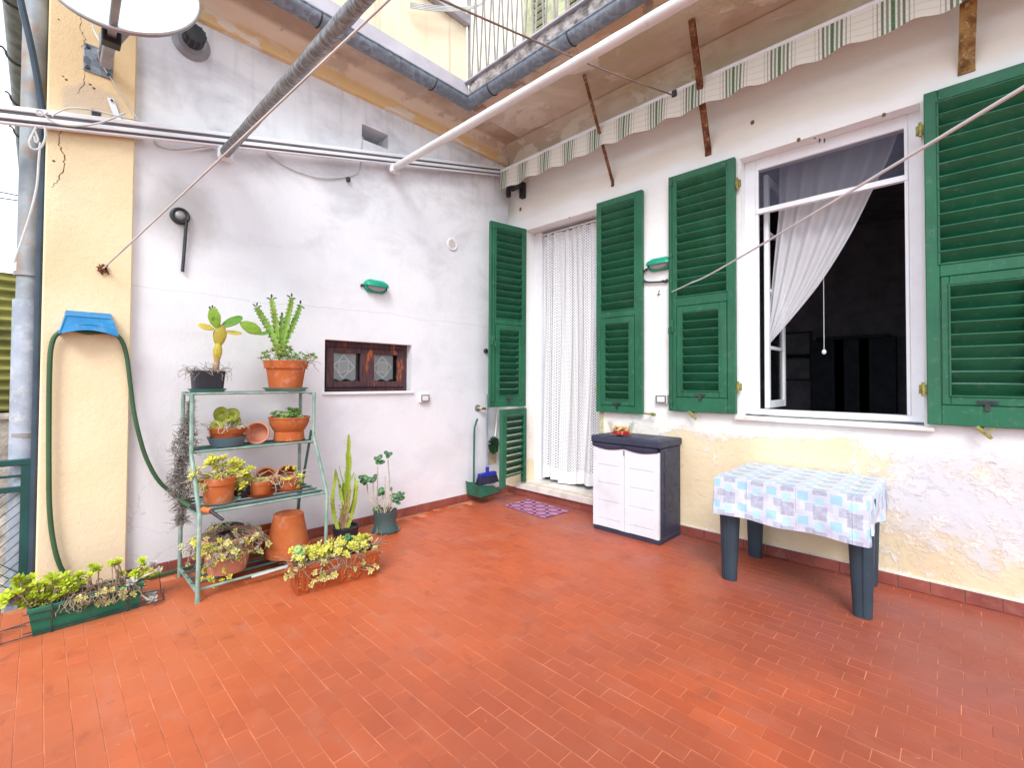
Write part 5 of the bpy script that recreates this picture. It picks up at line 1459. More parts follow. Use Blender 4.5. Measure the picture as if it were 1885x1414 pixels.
# ================================================================== TABLE AND CLOTH
tb = thing('resin_table', 'blue grey resin side table under a patterned cloth', 'table', (3.17,-.40,0))
tx0, tx1, ty0, ty1, tz = 2.772, 3.580, -.770, -.045, .708
m = MB(); m.box((tx0,ty0,tz-.03),(tx1,ty1,tz),.010); m.box((tx0+.04,ty0+.04,tz-.085),(tx1-.04,ty1-.04,tz-.03),.004); m.build('tabletop', MT['tableleg'], tb)
def leg(cx, cy, sx, sy):
    m = MB(); n = 10; vs = []; N = 16
    for i in range(n+1):
        f = i/n; z = f*(tz-.03); w = .046+.026*f; dd = .036+.020*f
        ox = -sx*.006*f; oy = -sy*.004*f
        for k in range(N):
            a = 2*math.pi*k/N; p = 2.6
            ca, sa = math.cos(a), math.sin(a)
            rr = (abs(ca)**p+abs(sa)**p)**(-1/p)
            vs.append((cx+ox+ca*rr*w, cy+oy+sa*rr*dd, z+(.004*(1 if sx*ca>0 else 0) if i==0 else 0)))
    fs = [(i*N+k,i*N+(k+1)%N,(i+1)*N+(k+1)%N,(i+1)*N+k) for i in range(n) for k in range(N)]+[tuple(range(N))[::-1]]
    m.add(vs, fs)
    # raised rib along the outer face
    m.tube([(cx+sx*.012,cy+(-.036 if sy<0 else .036),.01),(cx+sx*.014,cy+(-.053 if sy<0 else .053),tz-.05)],[.006,.009],6)
    m.build('leg', MT['tableleg'], tb, sharp=50)
pFL, pFR = onz(1337,1068), onz(1590,1142)
leg(pFL.x+.01, pFL.y+.03, -1,-1); leg(pFR.x-.01, pFR.y+.045, 1,-1); leg(2.805,-.098,-1,1); leg(3.505,-.085,1,1)
m = MB()
W_, D_ = tx1-tx0+.012, ty1-ty0+.012
dl, dr, df, db = .255, .21, .262, .20
nu_, nv_ = 96, 84
def cloth(s,t):
    u = -dl+s*(W_+dl+dr); v = -df+t*(D_+df+db)
    du = -u if u < 0 else (u-W_ if u > W_ else 0); dv = -v if v < 0 else (v-D_ if v > D_ else 0)
    su = -1 if u < 0 else 1; sv = -1 if v < 0 else 1
    cu, cv = min(max(u,0),W_), min(max(v,0),D_)
    x, y, z = tx0-.006+cu, ty0-.006+cv, tz+.004+.0012*math.sin(u*17)*math.sin(v*13)
    if du and dv:
        L = max(du,dv); sm = min(du,dv)
        z -= L*(.99)
        fold = .10*sm*(1-.5*sm/max(L,1e-6))
        x += su*(.006+fold*(1.15 if dv>du else .50)*.6); y += sv*(.006+fold*(1.15 if du>dv else .50)*.6)
    elif du:
        z -= du; x += su*(.006+.016*math.sin(min(1,du/.06)*math.pi/2)*.4+.012*du/.2*math.sin(v*15+1))
    elif dv:
        z -= dv; y += sv*(.006+.010*math.sin(u*8+.5)*dv/.25+.006*math.sin(u*21)*dv/.25)
    wr = mnoise.noise(Vector((u*7,v*7,2.1)))+.5*mnoise.noise(Vector((u*17,v*17,7.7)))
    if du or dv:
        k_ = min(1, max(du,dv)/.10); y += -.010*wr*k_ if dv >= du else 0; x += .010*wr*k_*su if du > dv else 0
    else: z += .0016*wr
    hem = (.010*math.sin(u*5.1+1)+.006*math.sin(u*13))*(dv/.26) if dv else (.008*math.sin(v*9)*(du/.2) if du else 0)
    return (x, min(y,-.014), z+hem)
m.grid(cloth, nu_, nv_, lambda s,t:(-dl+s*(W_+dl+dr)+.5, -df+t*(D_+df+db)+.5))
tag(m.build('tablecloth', MT['oilcloth'], origin=(3.17,-.40,tz)), 'pale oilcloth with blue and grey squares draped over side table', 'tablecloth')

# ================================================================== PLANT RACK
yL, yR = -3.290, -2.510
rk = thing('plant_rack', 'pale green metal plant rack with four slatted shelves', 'rack', (.40,-2.9,0))
def rleg(y, zk):
    m = MB(); m.tube([(.648,y,0),(.662,y,.525),(.415,y,zk),(.415,y,1.250)],.0125,10); m.tube([(.648,y,0),(.648,y,.02)],.016,10); m.build('leg', MT['rackgreen'], rk)
    m = MB(); m.tube([(.140,y,0),(.155,y,1.262)],.0125,10); m.build('leg', MT['rackgreen'], rk)
    for (xa,xb,z) in ((.14,.648,.060),(.15,.660,.520),(.15,.412,.868),(.15,.412,1.246)):
        m = MB(); m.bar((xa,y,z),(xb,y,z),.022,.014,ch=.003); m.build('side_rail', MT['rackgreen'], rk)
        for x in (xa+.05,xb-.06): 
            m = MB(); m.tube([(x,y,z-.012),(x,y,z+.014)],.008,8); m.build('bolt', MT['rackgreen'], rk)
rleg(yL,.870); rleg(yR,.925)
for (z, xs_) in ((.066,(.17,.28,.39,.50,.625)),(.527,(.17,.27,.37,.47,.57,.645)),(.875,(.165,.245,.325,.405)),(1.252,(.165,.245,.325,.408))):
    for x in xs_:
        m = MB(); m.tube([(x,yL-.005,z),(x,yR+.005,z)],.0085,8); m.build('rod', MT['rackgreen'] if x > .6 or x in (.405,.408) else MT['rackdark'], rk)
m = MB(); m.bar((.40,yR-.012,.96),(.15,yR-.012,.28),.020,.012,(0,1,0)); m.build('brace', MT['rackdark'], rk)
m = MB(); m.tube(smooth_path([(.634,yL+.30,.058),(.638,-2.85,.063),(.64,-2.7,.066),(.636,yR+.03,.07)],8),.0085,6)
tag(m.build('rope', MT['cord'], origin=(.63,-2.8,.06)), 'cream rope lying along the lowest front rod of the rack', 'rope')

# ================================================================== POTS
def pot(label, base, rb, rt, h, mt, rim_h=0, rim_e=0, soil=True, cat='pot', group=None, sq=False, name='pot', M=None, seg=28, fill=.022):
    t = thing(name, label, cat, base, group)
    rr = rt-rim_e
    rk_ = rb+(rr-rb)*(h-rim_h)/h if h else rr
    pr = [(rb*.96,0),(rb,.004)]
    if rim_h: pr += [(rk_,h-rim_h),(rk_+rim_e*.9,h-rim_h-.001),(rk_+rim_e,h-rim_h+.004)]
    pr += [(rt,h-.003),(rt-.003,h),(rt-.011,h),(rt-.014,h-.006),(max(.001,rb-.008),.012),(.001,.012)]
    q = MB(); q.lathe(pr, base, seg, M)
    if sq:
        for v in q.v:
            d = v-Vector(base); a = math.atan2(d.y,d.x); r = math.hypot(d.x,d.y); p = 5
            k = (abs(math.cos(a))**p+abs(math.sin(a))**p)**(-1/p)*.92
            v.x, v.y = base[0]+d.x*k, base[1]+d.y*k
    q.build('pot', MT[mt], t, sharp=30)
    if soil:
        q = MB(); rs = rt-.016
        def sf(s,u_): a = 2*math.pi*s; r = rs*u_*(1.0 if not sq else (abs(math.cos(a))**5+abs(math.sin(a))**5)**(-.2)*.92); return (base[0]+r*math.cos(a), base[1]+r*math.sin(a), base[2]+h-fill+.012*mnoise.noise(Vector((r*60*math.cos(a),r*60*math.sin(a),base[1]*9))))
        q.grid(sf, 24, 5); q.build('soil', MT['soil'], t)
    return t
def saucer(label, base, r, mt, h=.022, group='saucers on the plant rack'):
    q = MB(); q.lathe([(r*.80,0),(r,h),(r-.004,h),(r*.80-.003,.005),(.001,.005)], base, 28)
    return tag(q.build('saucer', MT[mt], origin=base, sharp=30), label, 'saucer', group)
def curls(par, ctr, R_, n, mt='drygrey', up=.05, rad=.0016, drop=.05, name='dry_roots'):
    q = MB(); c = Vector(ctr)
    for k in range(n):
        a = U(0,6.28); r0 = R_*U(.3,1); p = c+Vector((r0*math.cos(a), r0*math.sin(a), 0)); pts = [p]
        d = Vector((math.cos(a)*U(.3,1),math.sin(a)*U(.3,1),U(.3,1.4))).normalized()
        for j in range(5):
            d = (d+Vector((U(-.8,.8),U(-.8,.8),U(-.9,.35)))).normalized(); pts.append(pts[-1]+d*up*U(.25,.5))
        q.tube(smooth_path(pts,2), rad, 4, False)
    return tag(q.build(name, MT[mt], par), kind='stuff')

# rosettes of small fleshy leaves
def rosette_mesh(mt, n=13, ln=1.0, wd=.36, cup=.35, pts=None, name='rosette'):
    q = MB()
    for k in range(n):
        f = k/n; a = k*2.399; el_ = math.radians(12+68*f*(.6+cup)); L = ln*(1-.50*f)*U(.85,1.1); w = wd*L*U(.85,1.15)
        d = Vector((math.cos(a)*math.cos(el_), math.sin(a)*math.cos(el_), math.sin(el_))); s_ = Vector((-math.sin(a),math.cos(a),0)); nn = d.cross(s_)*-1
        vs = []
        for (tt, ww, lift) in ((0,.22,0),(.45,.75,.03),(.78,1.0,.05),(1.0,.35,.02)):
            c = d*L*tt+Vector((0,0,.06))*tt*tt
            vs += [c-s_*w*ww*.5, c+nn*(.10*w)*(1-abs(tt-.6)), c+s_*w*ww*.5, c-nn*(.16*w)*(1-abs(tt-.6))]
        fs = []
        for i in range(3):
            for e in range(4): fs.append((i*4+e,i*4+(e+1)%4,(i+1)*4+(e+1)%4,(i+1)*4+e))
        fs.append((12,13,14,15)); q.add(vs, fs)
    me = q.mesh(name, sharp=60); me.materials.append(MT[mt]); return me
RS = {k: [rosette_mesh(k, n, 1.0, w_, cu) for n, w_, cu in ((12,.50,.25),(15,.46,.4),(10,.56,.15),(14,.52,.3))] for k in ('sedum','sedumpale','sedumgrey','sedumbright','herb')}
def rosettes(par, pts, mt, r0, r1, up=(0,0,1), spread=.6):
    r0, r1 = r0*1.35, r1*1.35
    for p in pts:
        n = (Vector(up)+Vector((U(-spread,spread),U(-spread,spread),U(-spread*.4,spread*.4)))).normalized()
        inst('rosette', RN.choice(RS[mt]), aim(p, n, U(0,6.28), U(r0,r1)), par)
def stems(par, pairs, mt='dry', r=.0028, name='stems'):
    q = MB()
    for a, b in pairs:
        a, b = Vector(a), Vector(b); mid = a.lerp(b,.5)+Vector((U(-.02,.02),U(-.02,.02),U(-.015,.01)))
        q.tube(smooth_path([a,mid,b],3), r, 5, False)
    return tag(q.build(name, MT[mt], par), kind='stuff')

# ---- top shelf
ZT = 1.2605
bA = Vector((.285, onx(382,718,.285).y, ZT)); kA = mpp(bA)
saucer('teal saucer under the black pot on the top shelf', bA, 31*kA, 'saucer')
bP = bA+Vector((0,0,.006))
pA = pot('black plastic pot holding a prickly pear on the top shelf', bP, 24.5*kA, 27.5*kA, 37*kA, 'blackpot', sq=True, cat='potted plant', name='potted_prickly_pear', group='potted plants on the rack')
curls(pA, bP+Vector((0,0,37*kA-.012)), 29*kA, 90, 'drygrey', .055)
XA = .285
def padf(p0, p1, width, mt, thick=.016, wob=0, face_=None):
    """flat cactus joint between two points"""
    a, b = Vector(p0), Vector(p1); L = (b-a).length; d = (b-a).normalized()
    vw = (CAM-a).normalized() if face_ is None else Vector(face_)
    n = (vw-d*vw.dot(d)).normalized(); s_ = n.cross(d)
    M = Matrix(((s_.x,n.x,d.x),(s_.y,n.y,d.y),(s_.z,n.z,d.z)))
    q = MB()
    def fn(p):
        k = 1-.30*max(0,-p.z)**1.4; return Vector((p.x*k*(1+.04*math.sin(9*p.z)), p.y, p.z))
    q.blob(a.lerp(b,.5), (width/2, thick/2, L/2*1.04), M.to_4x4(), 18, 12, fn)
    # areoles
    for k in range(int(6+width*L*5200)):
        th, ph = U(-.8,.8), U(-.85,.85)
        c = a.lerp(b,.5)+s_*(th*width/2*math.sqrt(max(0,1-ph*ph)))+d*(ph*L/2)+n*(thick/2*math.sqrt(max(0,1-(th*th*(1-ph*ph))-ph*ph)))
        q.blob(c,(.0022,.0022,.0022),None,5,3)
    o = q.build('pad', MT[mt], pA); return o
def PX(px,py,X=XA): return onx(px,py,X)
m = MB(); m.tube([PX(397,684),PX(398,672),PX(400,660)],[.022,.019,.017],10); m.build('stem', MT['barkc'], pA)
padf(PX(399,668),PX(402,630),15*kA,'pady',.034); padf(PX(402,638),PX(407,598),22*kA,'pady',.026)
padf(PX(399,604),PX(391,567),22*kA,'padg',face_=(.8,-.6,.1)); padf(PX(394,606),PX(365,598),17*kA,'pady',face_=(.62,-.35,.7)); padf(PX(408,602),PX(445,583),22*kA,'padg',face_=(.7,-.5,.5)); padf(PX(414,611),PX(445,614),13*kA,'pady',.012,face_=(.6,-.4,.7))
padf(PX(442,594,.30),PX(480,612,.31),24*kA,'padg',face_=(.8,-.5,.35)); padf(PX(474,616,.31),PX(498,611,.31),11*kA,'padg',.012,face_=(.6,-.3,.8))
m = MB()
for q in ((386,566),(391,564),(395,567),(399,571)): m.blob(PX(*q),(.006,.006,.010),None,6,5)
m.build('buds', MT['euphtip'], pA)

bB = Vector((.285, onx(526,717,.285).y, ZT)); kB = mpp(bB)
saucer('pale teal saucer under the big terracotta pot on the top shelf', bB, 39*kB, 'saucerpale', .026)
bP = bB+Vector((0,0,.006))
pB = pot('terracotta pot holding a branching green euphorbia on the top shelf', bP, 27*kB, 38*kB, 54*kB, 'terra', 14*kB, 3*kB, cat='potted plant', name='potted_euphorbia', group='potted plants on the rack')
def ribbed(par, pts, rs, mt, ribs=4, tooth=.35, name='branch', freq=70., tw=.0):
    q = MB(); p = smooth_path(pts, 8); n = len(p); seg = ribs*4; vs = []
    a = None
    for i in range(n):
        tdir = (p[min(i+1,n-1)]-p[max(i-1,0)]).normalized()
        a = tdir.orthogonal().normalized() if a is None else (a-tdir*a.dot(tdir)).normalized()
        b = tdir.cross(a); f = i/(n-1)*(len(rs)-1); j = min(int(f),len(rs)-2); r = rs[j]+(rs[j+1]-rs[j])*(f-j)
        for k in range(seg):
            an = 2*math.pi*k/seg+tw*i
            rib = .5+.5*math.cos(ribs*2*math.pi*k/seg)
            rr = r*(.55+.45*rib**1.5)*(1+tooth*rib*math.sin(i*freq/n*2.2+k//4)*.6)
            vs.append(p[i]+a*rr*math.cos(an)+b*rr*math.sin(an))
    fs = [(i*seg+k,i*seg+(k+1)%seg,(i+1)*seg+(k+1)%seg,(i+1)*seg+k) for i in range(n-1) for k in range(seg)]+[tuple((n-1)*seg+k for k in range(seg))]
    q.add(vs, fs); return q.build(name, MT[mt], par, sharp=40)
XB = .30
for (path, w, tips) in (
    ([(514,656),(508,632),(494,603),(482,583),(472,566)],7.5,((468,562),(473,560),(478,564))),
    ([(516,656),(512,630),(507,595),(503,570),(500,550)],6.5,((494,549),(500,545),(506,549))),
    ([(518,656),(516,632),(518,600),(519,581)],5.5,((519,578),)),
    ([(519,656),(520,630),(527,597),(533,570),(537,548)],7,((531,545),(537,543),(541,549))),
    ([(521,656),(524,632),(537,603),(546,582),(553,562)],6.5,((549,562),(553,556),(558,566)))):
    P_ = [onx(*q,XB+U(-.02,.02)) for q in path]
    ribbed(pB, P_, [w*kB*.7,w*kB*.85,w*kB*.88,w*kB*.8,w*kB*.6], 'euph', 4, .7, freq=55.)
    q = MB()
    for tp in tips:
        c = onx(*tp,XB); d = (c-P_[-1]).normalized(); q.blob(c,(.0075,.005,.016),d.to_track_quat('Z','Y').to_matrix().to_4x4(),7,5)
    for k in range(6):
        f = U(.2,.95)*(len(P_)-1); i = int(f); c = P_[i].lerp(P_[min(i+1,len(P_)-1)],f-i)+Vector((U(-.005,.01),U(-.026,.026),U(-.01,.01))); q.blob(c,(.004,.004,.008),None,6,4)
    q.build('tip_leaves', MT['euphtip'], pB)
top = bP+Vector((0,0,54*kB-.015))
sp = []
for k in range(46):
    a, r = U(0,6.28), U(.02,1)**.6*36*kB; b0_ = top+Vector((r*math.cos(a)*.8,r*math.sin(a),0)); e = b0_+Vector((U(-.03,.03)+.3*r*math.cos(a),U(-.03,.03)+.35*r*math.sin(a),U(.03,.10)*(1.2-.5*r/(36*kB)))); sp.append((b0_,e))
stems(pB, sp, 'herb', .0022); rosettes(pB, [e for _,e in sp], 'herb', .012, .024)
rosettes(pB, [top+Vector((U(-.05,.06),U(-.09,.03),U(.04,.12))) for _ in range(26)], 'sedumpale', .014, .026)
curls(pB, top+Vector((0,.06,.0)), 34*kB, 70, 'dry', .06)

# ---- second shelf
Z2 = .8845
bC = Vector((.275, onx(418,822,.275).y, Z2)); kC = mpp(bC)
saucer('slate blue deep saucer under the bowl pot on the second shelf', bC, 32*kC, 'saucerblue', 17*kC)
bP = bC+Vector((0,0,.008))
pC = pot('terracotta bowl pot with round olive leaves on the second shelf', bP, 22*kC, 31*kC, 31*kC, 'terradark', 9*kC, 2*kC, cat='potted plant', name='potted_round_leaf_plant', group='potted plants on the rack')
def leafdisc(par, c, r, face_, fold=.25, mt='paddle', name='leaf', el=1.0):
    M = aim(c, face_, U(0,6.28)); q = MB(M)
    def fn(s,t): a = 2*math.pi*s; rr = r*t*(1+.06*math.cos(a)*t); return (rr*math.cos(a)*el, rr*math.sin(a), fold*abs(rr*math.sin(a))+.012*math.sin(t*3))
    q.grid(fn, 18, 4); q.grid(lambda s,t: Vector(fn(1-s,t))-Vector((0,0,.004*(1-t*t)+.0006)), 18, 4)
    return q.build(name, MT[mt], par, sharp=60)
XC = .285
stm = []
for (px,py,r,f) in ((409,763,14.5,(.75,-.62,.1)),(428,764,13.5,(.72,-.5,.3)),(400,785,11.5,(.85,-.5,.1)),(432,776,12,(.8,-.5,.25)),(421,771,8,(.6,-.5,.7)),(413,790,7,(.3,-.4,.9)),(424,793,7,(.7,-.5,.5))):
    c = onx(px,py,XC+U(-.02,.02)); leafdisc(pC, c, r*kC, f, .12); stm.append((onx(419,800,XC), c))
stems(pC, stm, 'jadestem', .0045)
curls(pC, bP+Vector((0,0,31*kC)), 32*kC, 46, 'jadestem', .045, .0028); rosettes(pC, [bP+Vector((U(-.02,.11),U(-.1,.1),31*kC+U(-.02,.005))) for _ in range(9)], 'sedumgrey', .012, .02)
# tilted empty pot
cD = onx(473,797,.30); kD = mpp(cD)
def tiltpot(label, centre_mouth, axis, r, depth, mt, group='empty terracotta pots on the rack'):
    ax = Vector(axis).normalized(); M = ax.to_track_quat('Z','Y').to_matrix().to_4x4(); base = Vector(centre_mouth)-ax*depth
    q = MB(); q.lathe([(r*.68,0),(r*.86,depth*.72),(r*.99,depth*.73),(r,depth*.99),(r*.985,depth),(r*.88,depth),(r*.80,depth*.74),(r*.62,.012),(.001,.012)], base, 28, M)
    return tag(q.build('pot', MT[mt], origin=base, sharp=30), label, 'pot', group)
tiltpot('small empty terracotta pot tipped on its side on second shelf', cD, (.85,-.42,.16), 20.5*kD, .10, 'terrapale')
bE = Vector((.275, onx(532,811,.275).y, Z2)); kE = mpp(bE)
pE = thing('potted_sedum', 'footed terracotta bowl with bright green sedum on the second shelf', 'potted plant', bE, 'potted plants on the rack')
q = MB(); q.lathe([(25*kE,0),(26*kE,.006),(25*kE,15*kE),(24.5*kE,17*kE),(27*kE,20*kE),(32*kE,29*kE),(34*kE,40*kE),(35.5*kE,41*kE),(35.5*kE,43*kE),(32*kE,43*kE),(30*kE,36*kE),(.001,34*kE)], bE, 32)
q.build('bowl_pot', MT['terra'], pE, sharp=28)
q = MB(); q.lathe([(.001,0),(31*kE,0)], bE+Vector((0,0,38*kE)), 24); q.build('soil', MT['soil'], pE)
cE = onx(534,768,.29)
rosettes(pE, [cE+Vector((U(-.06,.06),U(-.10,.075),U(-.022,.028)*1.2)) for _ in range(40)]+[onx(540+U(-8,8),757+U(-3,8),.29) for _ in range(10)], 'herb', .018, .032)
curls(pE, bE+Vector((0,0,40*kE)), 32*kE, 26, 'drygrey', .04)

# ---- third shelf
Z3 = .5365
def sedum_pot(par, ctr, pix, r0=.012, r1=.024, mt='sedum', X=.45, base=None, jx=.05):
    pts = [onx(px+U(-3,3),py+U(-3,3),X+U(-jx,jx)) for px,py in pix]
    rosettes(par, pts, mt, r0, r1, (.45,-.4,.8), .6)
    stems(par, [(Vector(ctr)+Vector((U(-.05,.05),U(-.05,.05),0)), p) for p in pts], 'jadestem', .0023)
bF = Vector((.46, onx(402,938,.46).y, Z3)); kF = mpp(bF)
saucer('faded teal saucer under the sedum pot on the third shelf', bF, 36*kF, 'saucerpale', .020)
bP = bF+Vector((0,0,.006))
pF = pot('terracotta pot overflowing with yellow sedum on the third shelf', bP, 23*kF, 30*kF, 47*kF, 'terra', 13*kF, 2.5*kF, cat='potted plant', name='potted_sedum', group='potted plants on the rack')
tF = bP+Vector((0,0,47*kF-.01))
pix = [(390,846),(394,852),(386,850),(411,848),(428,853),(436,850),(441,856),(420,866),(396,862),(398,858),(424,872),(431,862),(440,862),(447,872),(452,880),(434,882),(428,884),(414,872),(386,876),(357,873),(360,867),(459,863),(456,884),(405,880),(422,886),(380,892),(377,898),(392,890),(396,900),(411,900),(416,895),(428,893),(400,886),(370,886),(444,888),(462,890),(450,896),(412,912),(387,921),(434,900),(418,858),(406,868)]
sedum_pot(pF, tF, pix+[(a_+U(-6,6),b_+U(-5,5)) for a_,b_ in pix[:30]], .018, .034, X=.47)
sedum_pot(pF, tF, [(372+U(0,70),880+U(0,20)) for _ in range(26)], .014, .026, 'sedumpale', .47)
curls(pF, tF, 30*kF, 40, 'jadestem', .07, .0022)
bG = Vector((.40, onx(446,921,.40).y, Z3)); kG = mpp(bG)
pG = pot('small dark plastic pot between two terracotta pots on third shelf', bG, 13*kG, 17*kG, 27*kG, 'blackpot', cat='potted plant', name='potted_sedum', group='potted plants on the rack')
sedum_pot(pG, bG+Vector((0,0,26*kG)), [(440+U(-12,16),892+U(-5,10)) for _ in range(12)], .013, .024, 'sedum', .42)
sedum_pot(pG, bG+Vector((0,0,26*kG)), [(448,906),(440,912),(455,904)], .011, .017, 'sedumpale', .45)
bH = Vector((.42, onx(479,912,.42).y, Z3)); kH = mpp(bH)
saucer('wide terracotta saucer beneath the middle pot on third shelf', bH, 27*kH, 'terradark', .020)
bP = bH+Vector((0,0,.006))
pH = pot('short terracotta pot of pale sedum in the middle of third shelf', bP, 18*kH, 22*kH, 25*kH, 'terra', 6*kH, 1.5*kH, cat='potted plant', name='potted_sedum', group='potted plants on the rack')
sedum_pot(pH, bP+Vector((0,0,24*kH)), [(462+U(0,38),885+U(-4,7)) for _ in range(22)], .011, .021, 'sedumpale', .43); curls(pH, bP+Vector((0,0,24*kH)), 22*kH, 24, 'jadestem', .06, .002)
tiltpot('tipped terracotta pot leaning behind the middle pot on third shelf', onx(489,880,.33), (.80,-.36,.40), 20*mpp(onx(489,880,.33)), .11, 'terra')
bI = Vector((.40, onx(532,905,.40).y, Z3)); kI = mpp(bI)
saucer('small terracotta saucer at the end of third shelf', bI, 22.5*kI, 'terra', .018)
bP = bI+Vector((0,0,.006))
pI = pot('small terracotta pot with trailing sedum at the end of third shelf', bP, 13*kI, 17.5*kI, 22*kI, 'terra', 6*kI, 1.5*kI, cat='potted plant', name='potted_sedum', group='potted plants on the rack')
sedum_pot(pI, bP+Vector((0,0,21*kI)), [(530,861),(547,859),(540,878),(550,880),(559,876),(555,884),(548,897),(545,890),(534,880),(524,882),(517,885),(543,871)], .012, .022, 'sedum', .42); curls(pI, bP+Vector((0,0,21*kI)), 18*kI, 16, 'jadestem', .06, .002)
tiltpot('tipped terracotta pot leaning behind the small pot on third shelf', onx(528,874,.31), (.80,-.42,.38), 17.5*mpp(onx(528,874,.31)), .10, 'terradark')

# ---- bottom shelf
Z0 = .0755
bJ = Vector((.44, onx(418,1066,.44).y, Z0)); kJ = mpp(bJ)
pJ = pot('wide terracotta pot shrouded in trailing dry succulents on lowest shelf', bJ, 31*kJ, 47*kJ, 66*kJ, 'terrapale', 12*kJ, 3*kJ, cat='potted plant', name='potted_trailing_succulent', group='potted plants on the rack')
tJ = bJ+Vector((0,0,66*kJ))
q = MB()
ends = []
for k in range(190):
    a = U(0,6.28); r = 46*kJ; p = tJ+Vector((r*U(.2,1)*math.cos(a), r*U(.2,1)*math.sin(a), U(-.02,.03))); pts = [p]; d = Vector((math.cos(a),math.sin(a),U(-.1,.5)))
    for j in range(U(0,1) < .6 and 6 or 4):
        d = (d*.6+Vector((U(-.7,.7),U(-.7,.7),-.30+U(-.5,.3)))).normalized(); nx = pts[-1]+d*.030
        rel = nx-tJ; hr = math.hypot(rel.x,rel.y); lim = max(32*kJ, 49*kJ+rel.z*.28)
        if rel.z < 0 and hr < lim: nx = nx+Vector((rel.x,rel.y,0)).normalized()*(lim-hr)
        if nx.z < .03: nx.z = .03
        pts.append(nx)
    q.tube(smooth_path(pts,2), .0021, 4, False); ends.append(pts[-1]); ends.append(pts[2])
tag(q.build('dry_trailing_stems', MT['dry'], pJ), kind='stuff')
RN.shuffle(ends)
rosettes(pJ, ends[:120], 'sedumpale', .012, .022, (.6,-.5,.5)); rosettes(pJ, ends[120:165], 'sedumgrey', .010, .018, (.6,-.5,.5))
rosettes(pJ, [onx(*p,.60) for p in ((395,1038),(386,1066),(370,1068),(412,1028),(400,1018),(398,1080),(423,1062),(441,1018),(360,1000),(405,995),(445,998),(430,1000),(380,1005),(372,1018),(392,1012),(420,1008),(432,1024),(408,1070),(390,1072),(378,1050),(455,1000),(415,1050))], 'sedum', .013, .022, (.7,-.5,.4))
bk = onx(412,1000,.22); kk = mpp(bk)
bkb = Vector((.225, bk.y+.01, Z0))
pot('black plastic pot standing behind the trailing pot on lowest shelf', bkb, 22*kk, 29*kk, 60*kk, 'blackpot', 8*kk, 2*kk, soil=False, group=None)
# empty ribbed trough at the back
m = MB(); y0_, y1_ = onx(448,1010,.22).y, onx(512,1000,.22).y
def trough(M, L, W0, W1, H, label, mt, par_group=None, relief=True, soil=True, name='planter_trough', cat='planter', base=(0,0,0)):
    t = thing(name, label, cat, base, par_group)
    q = MB(M)
    def sec(w, l, z): return [(-l/2,-w/2,z),(l/2,-w/2,z),(l/2,w/2,z),(-l/2,w/2,z)]
    rings = [sec(W0,L-.05,.0),sec(W0,L-.045,.004),sec(W1-.008,L-.012,H-.028),sec(W1+.004,L,H-.026),sec(W1+.006,L+.002,H-.004),sec(W1+.002,L-.002,H),sec(W1-.016,L-.020,H),sec(W1-.022,L-.026,H-.03),sec(W0-.02,L-.07,.014)]
    vs = [v for r in rings for v in r]; n = len(rings)
    fs = [(0,3,2,1)]+[(i*4+k,i*4+(k+1)%4,(i+1)*4+(k+1)%4,(i+1)*4+k) for i in range(n-1) for k in range(4)]+[((n-1)*4+0,(n-1)*4+1,(n-1)*4+2,(n-1)*4+3)]
    q.add(vs, fs); b = q.build('trough', MT[mt], t, smooth=False)
    if relief:
        q = MB(M); nl = 5
        for k in range(nl):
            u = -L/2+.07+(L-.14)*k/(nl-1)
            for sg in (-1,1):
                for j in range(4):
                    h0 = .02+.022*j; h1 = h0+.045; du = sg*(.010+.020*(1-j*.12))
                    def sp_(h): return -W0/2-(W1-W0)/2*h/H-.002
                    q.tube(smooth_path([(u+sg*.003,sp_(h0),h0),(u+du*.7,sp_((h0+h1)/2)-.003,(h0+h1)/2+.004),(u+du*1.35,sp_(h1),h1-.006)],3),[.005]+[.0105]*5+[.004],6)
            q.tube([(u,-W0/2-.002,.012),(u,-W1/2+.004,H-.04)],.008,6)
        q.build('leaf_relief', MT[mt], b)
        q = MB(M); 
        for (px_,w_) in ((-L/2+.03,1),(L/2-.03,1)): q.tube([(px_,-W0/2-.001,.01),(px_+(-.012 if px_<0 else .012),-W1/2+.004,H-.035)],.005,6)
        q.build('edge_relief', MT[mt], b)
    if soil:
        q = MB(M); q.grid(lambda s,t_: (-L/2+.02+s*(L-.04), -W1/2+.012+t_*(W1-.024), H-.022+.010*mnoise.noise(Vector((s*9,t_*4,3)))), 20, 6); q.build('soil', MT['soil'], t)
    return t
Mt = frame((.215,(y0_+y1_)/2,Z0), (0,1,0), (-1,0,0))
trough(Mt, abs(y1_-y0_)+.20, .13, .16, .165, 'empty terracotta trough at the back of the lowest shelf', 'terradark', None, True, False, base=(.215,(y0_+y1_)/2,Z0))
bL = Vector((.42, onx(530,1032,.42).y, Z0)); kL = mpp(bL)
q = MB(); R0_, R1_, HL = 39*kL, 25*kL, 74*kL
q.lathe([(R0_-.012,.0),(R0_,.003),(R0_,15*kL),(R0_-.004,17*kL),(R0_-3.5*kL,17.5*kL),(R1_+.002,HL*.93),(R1_+.001,HL-.006),(R1_-.004,HL),(.014,HL-.001),(.012,HL-.012),(.001,HL-.012)], bL, 36)
tag(q.build('pot', MT['terra'], origin=bL, sharp=30), 'large empty terracotta pot standing upside down on lowest shelf', 'pot')

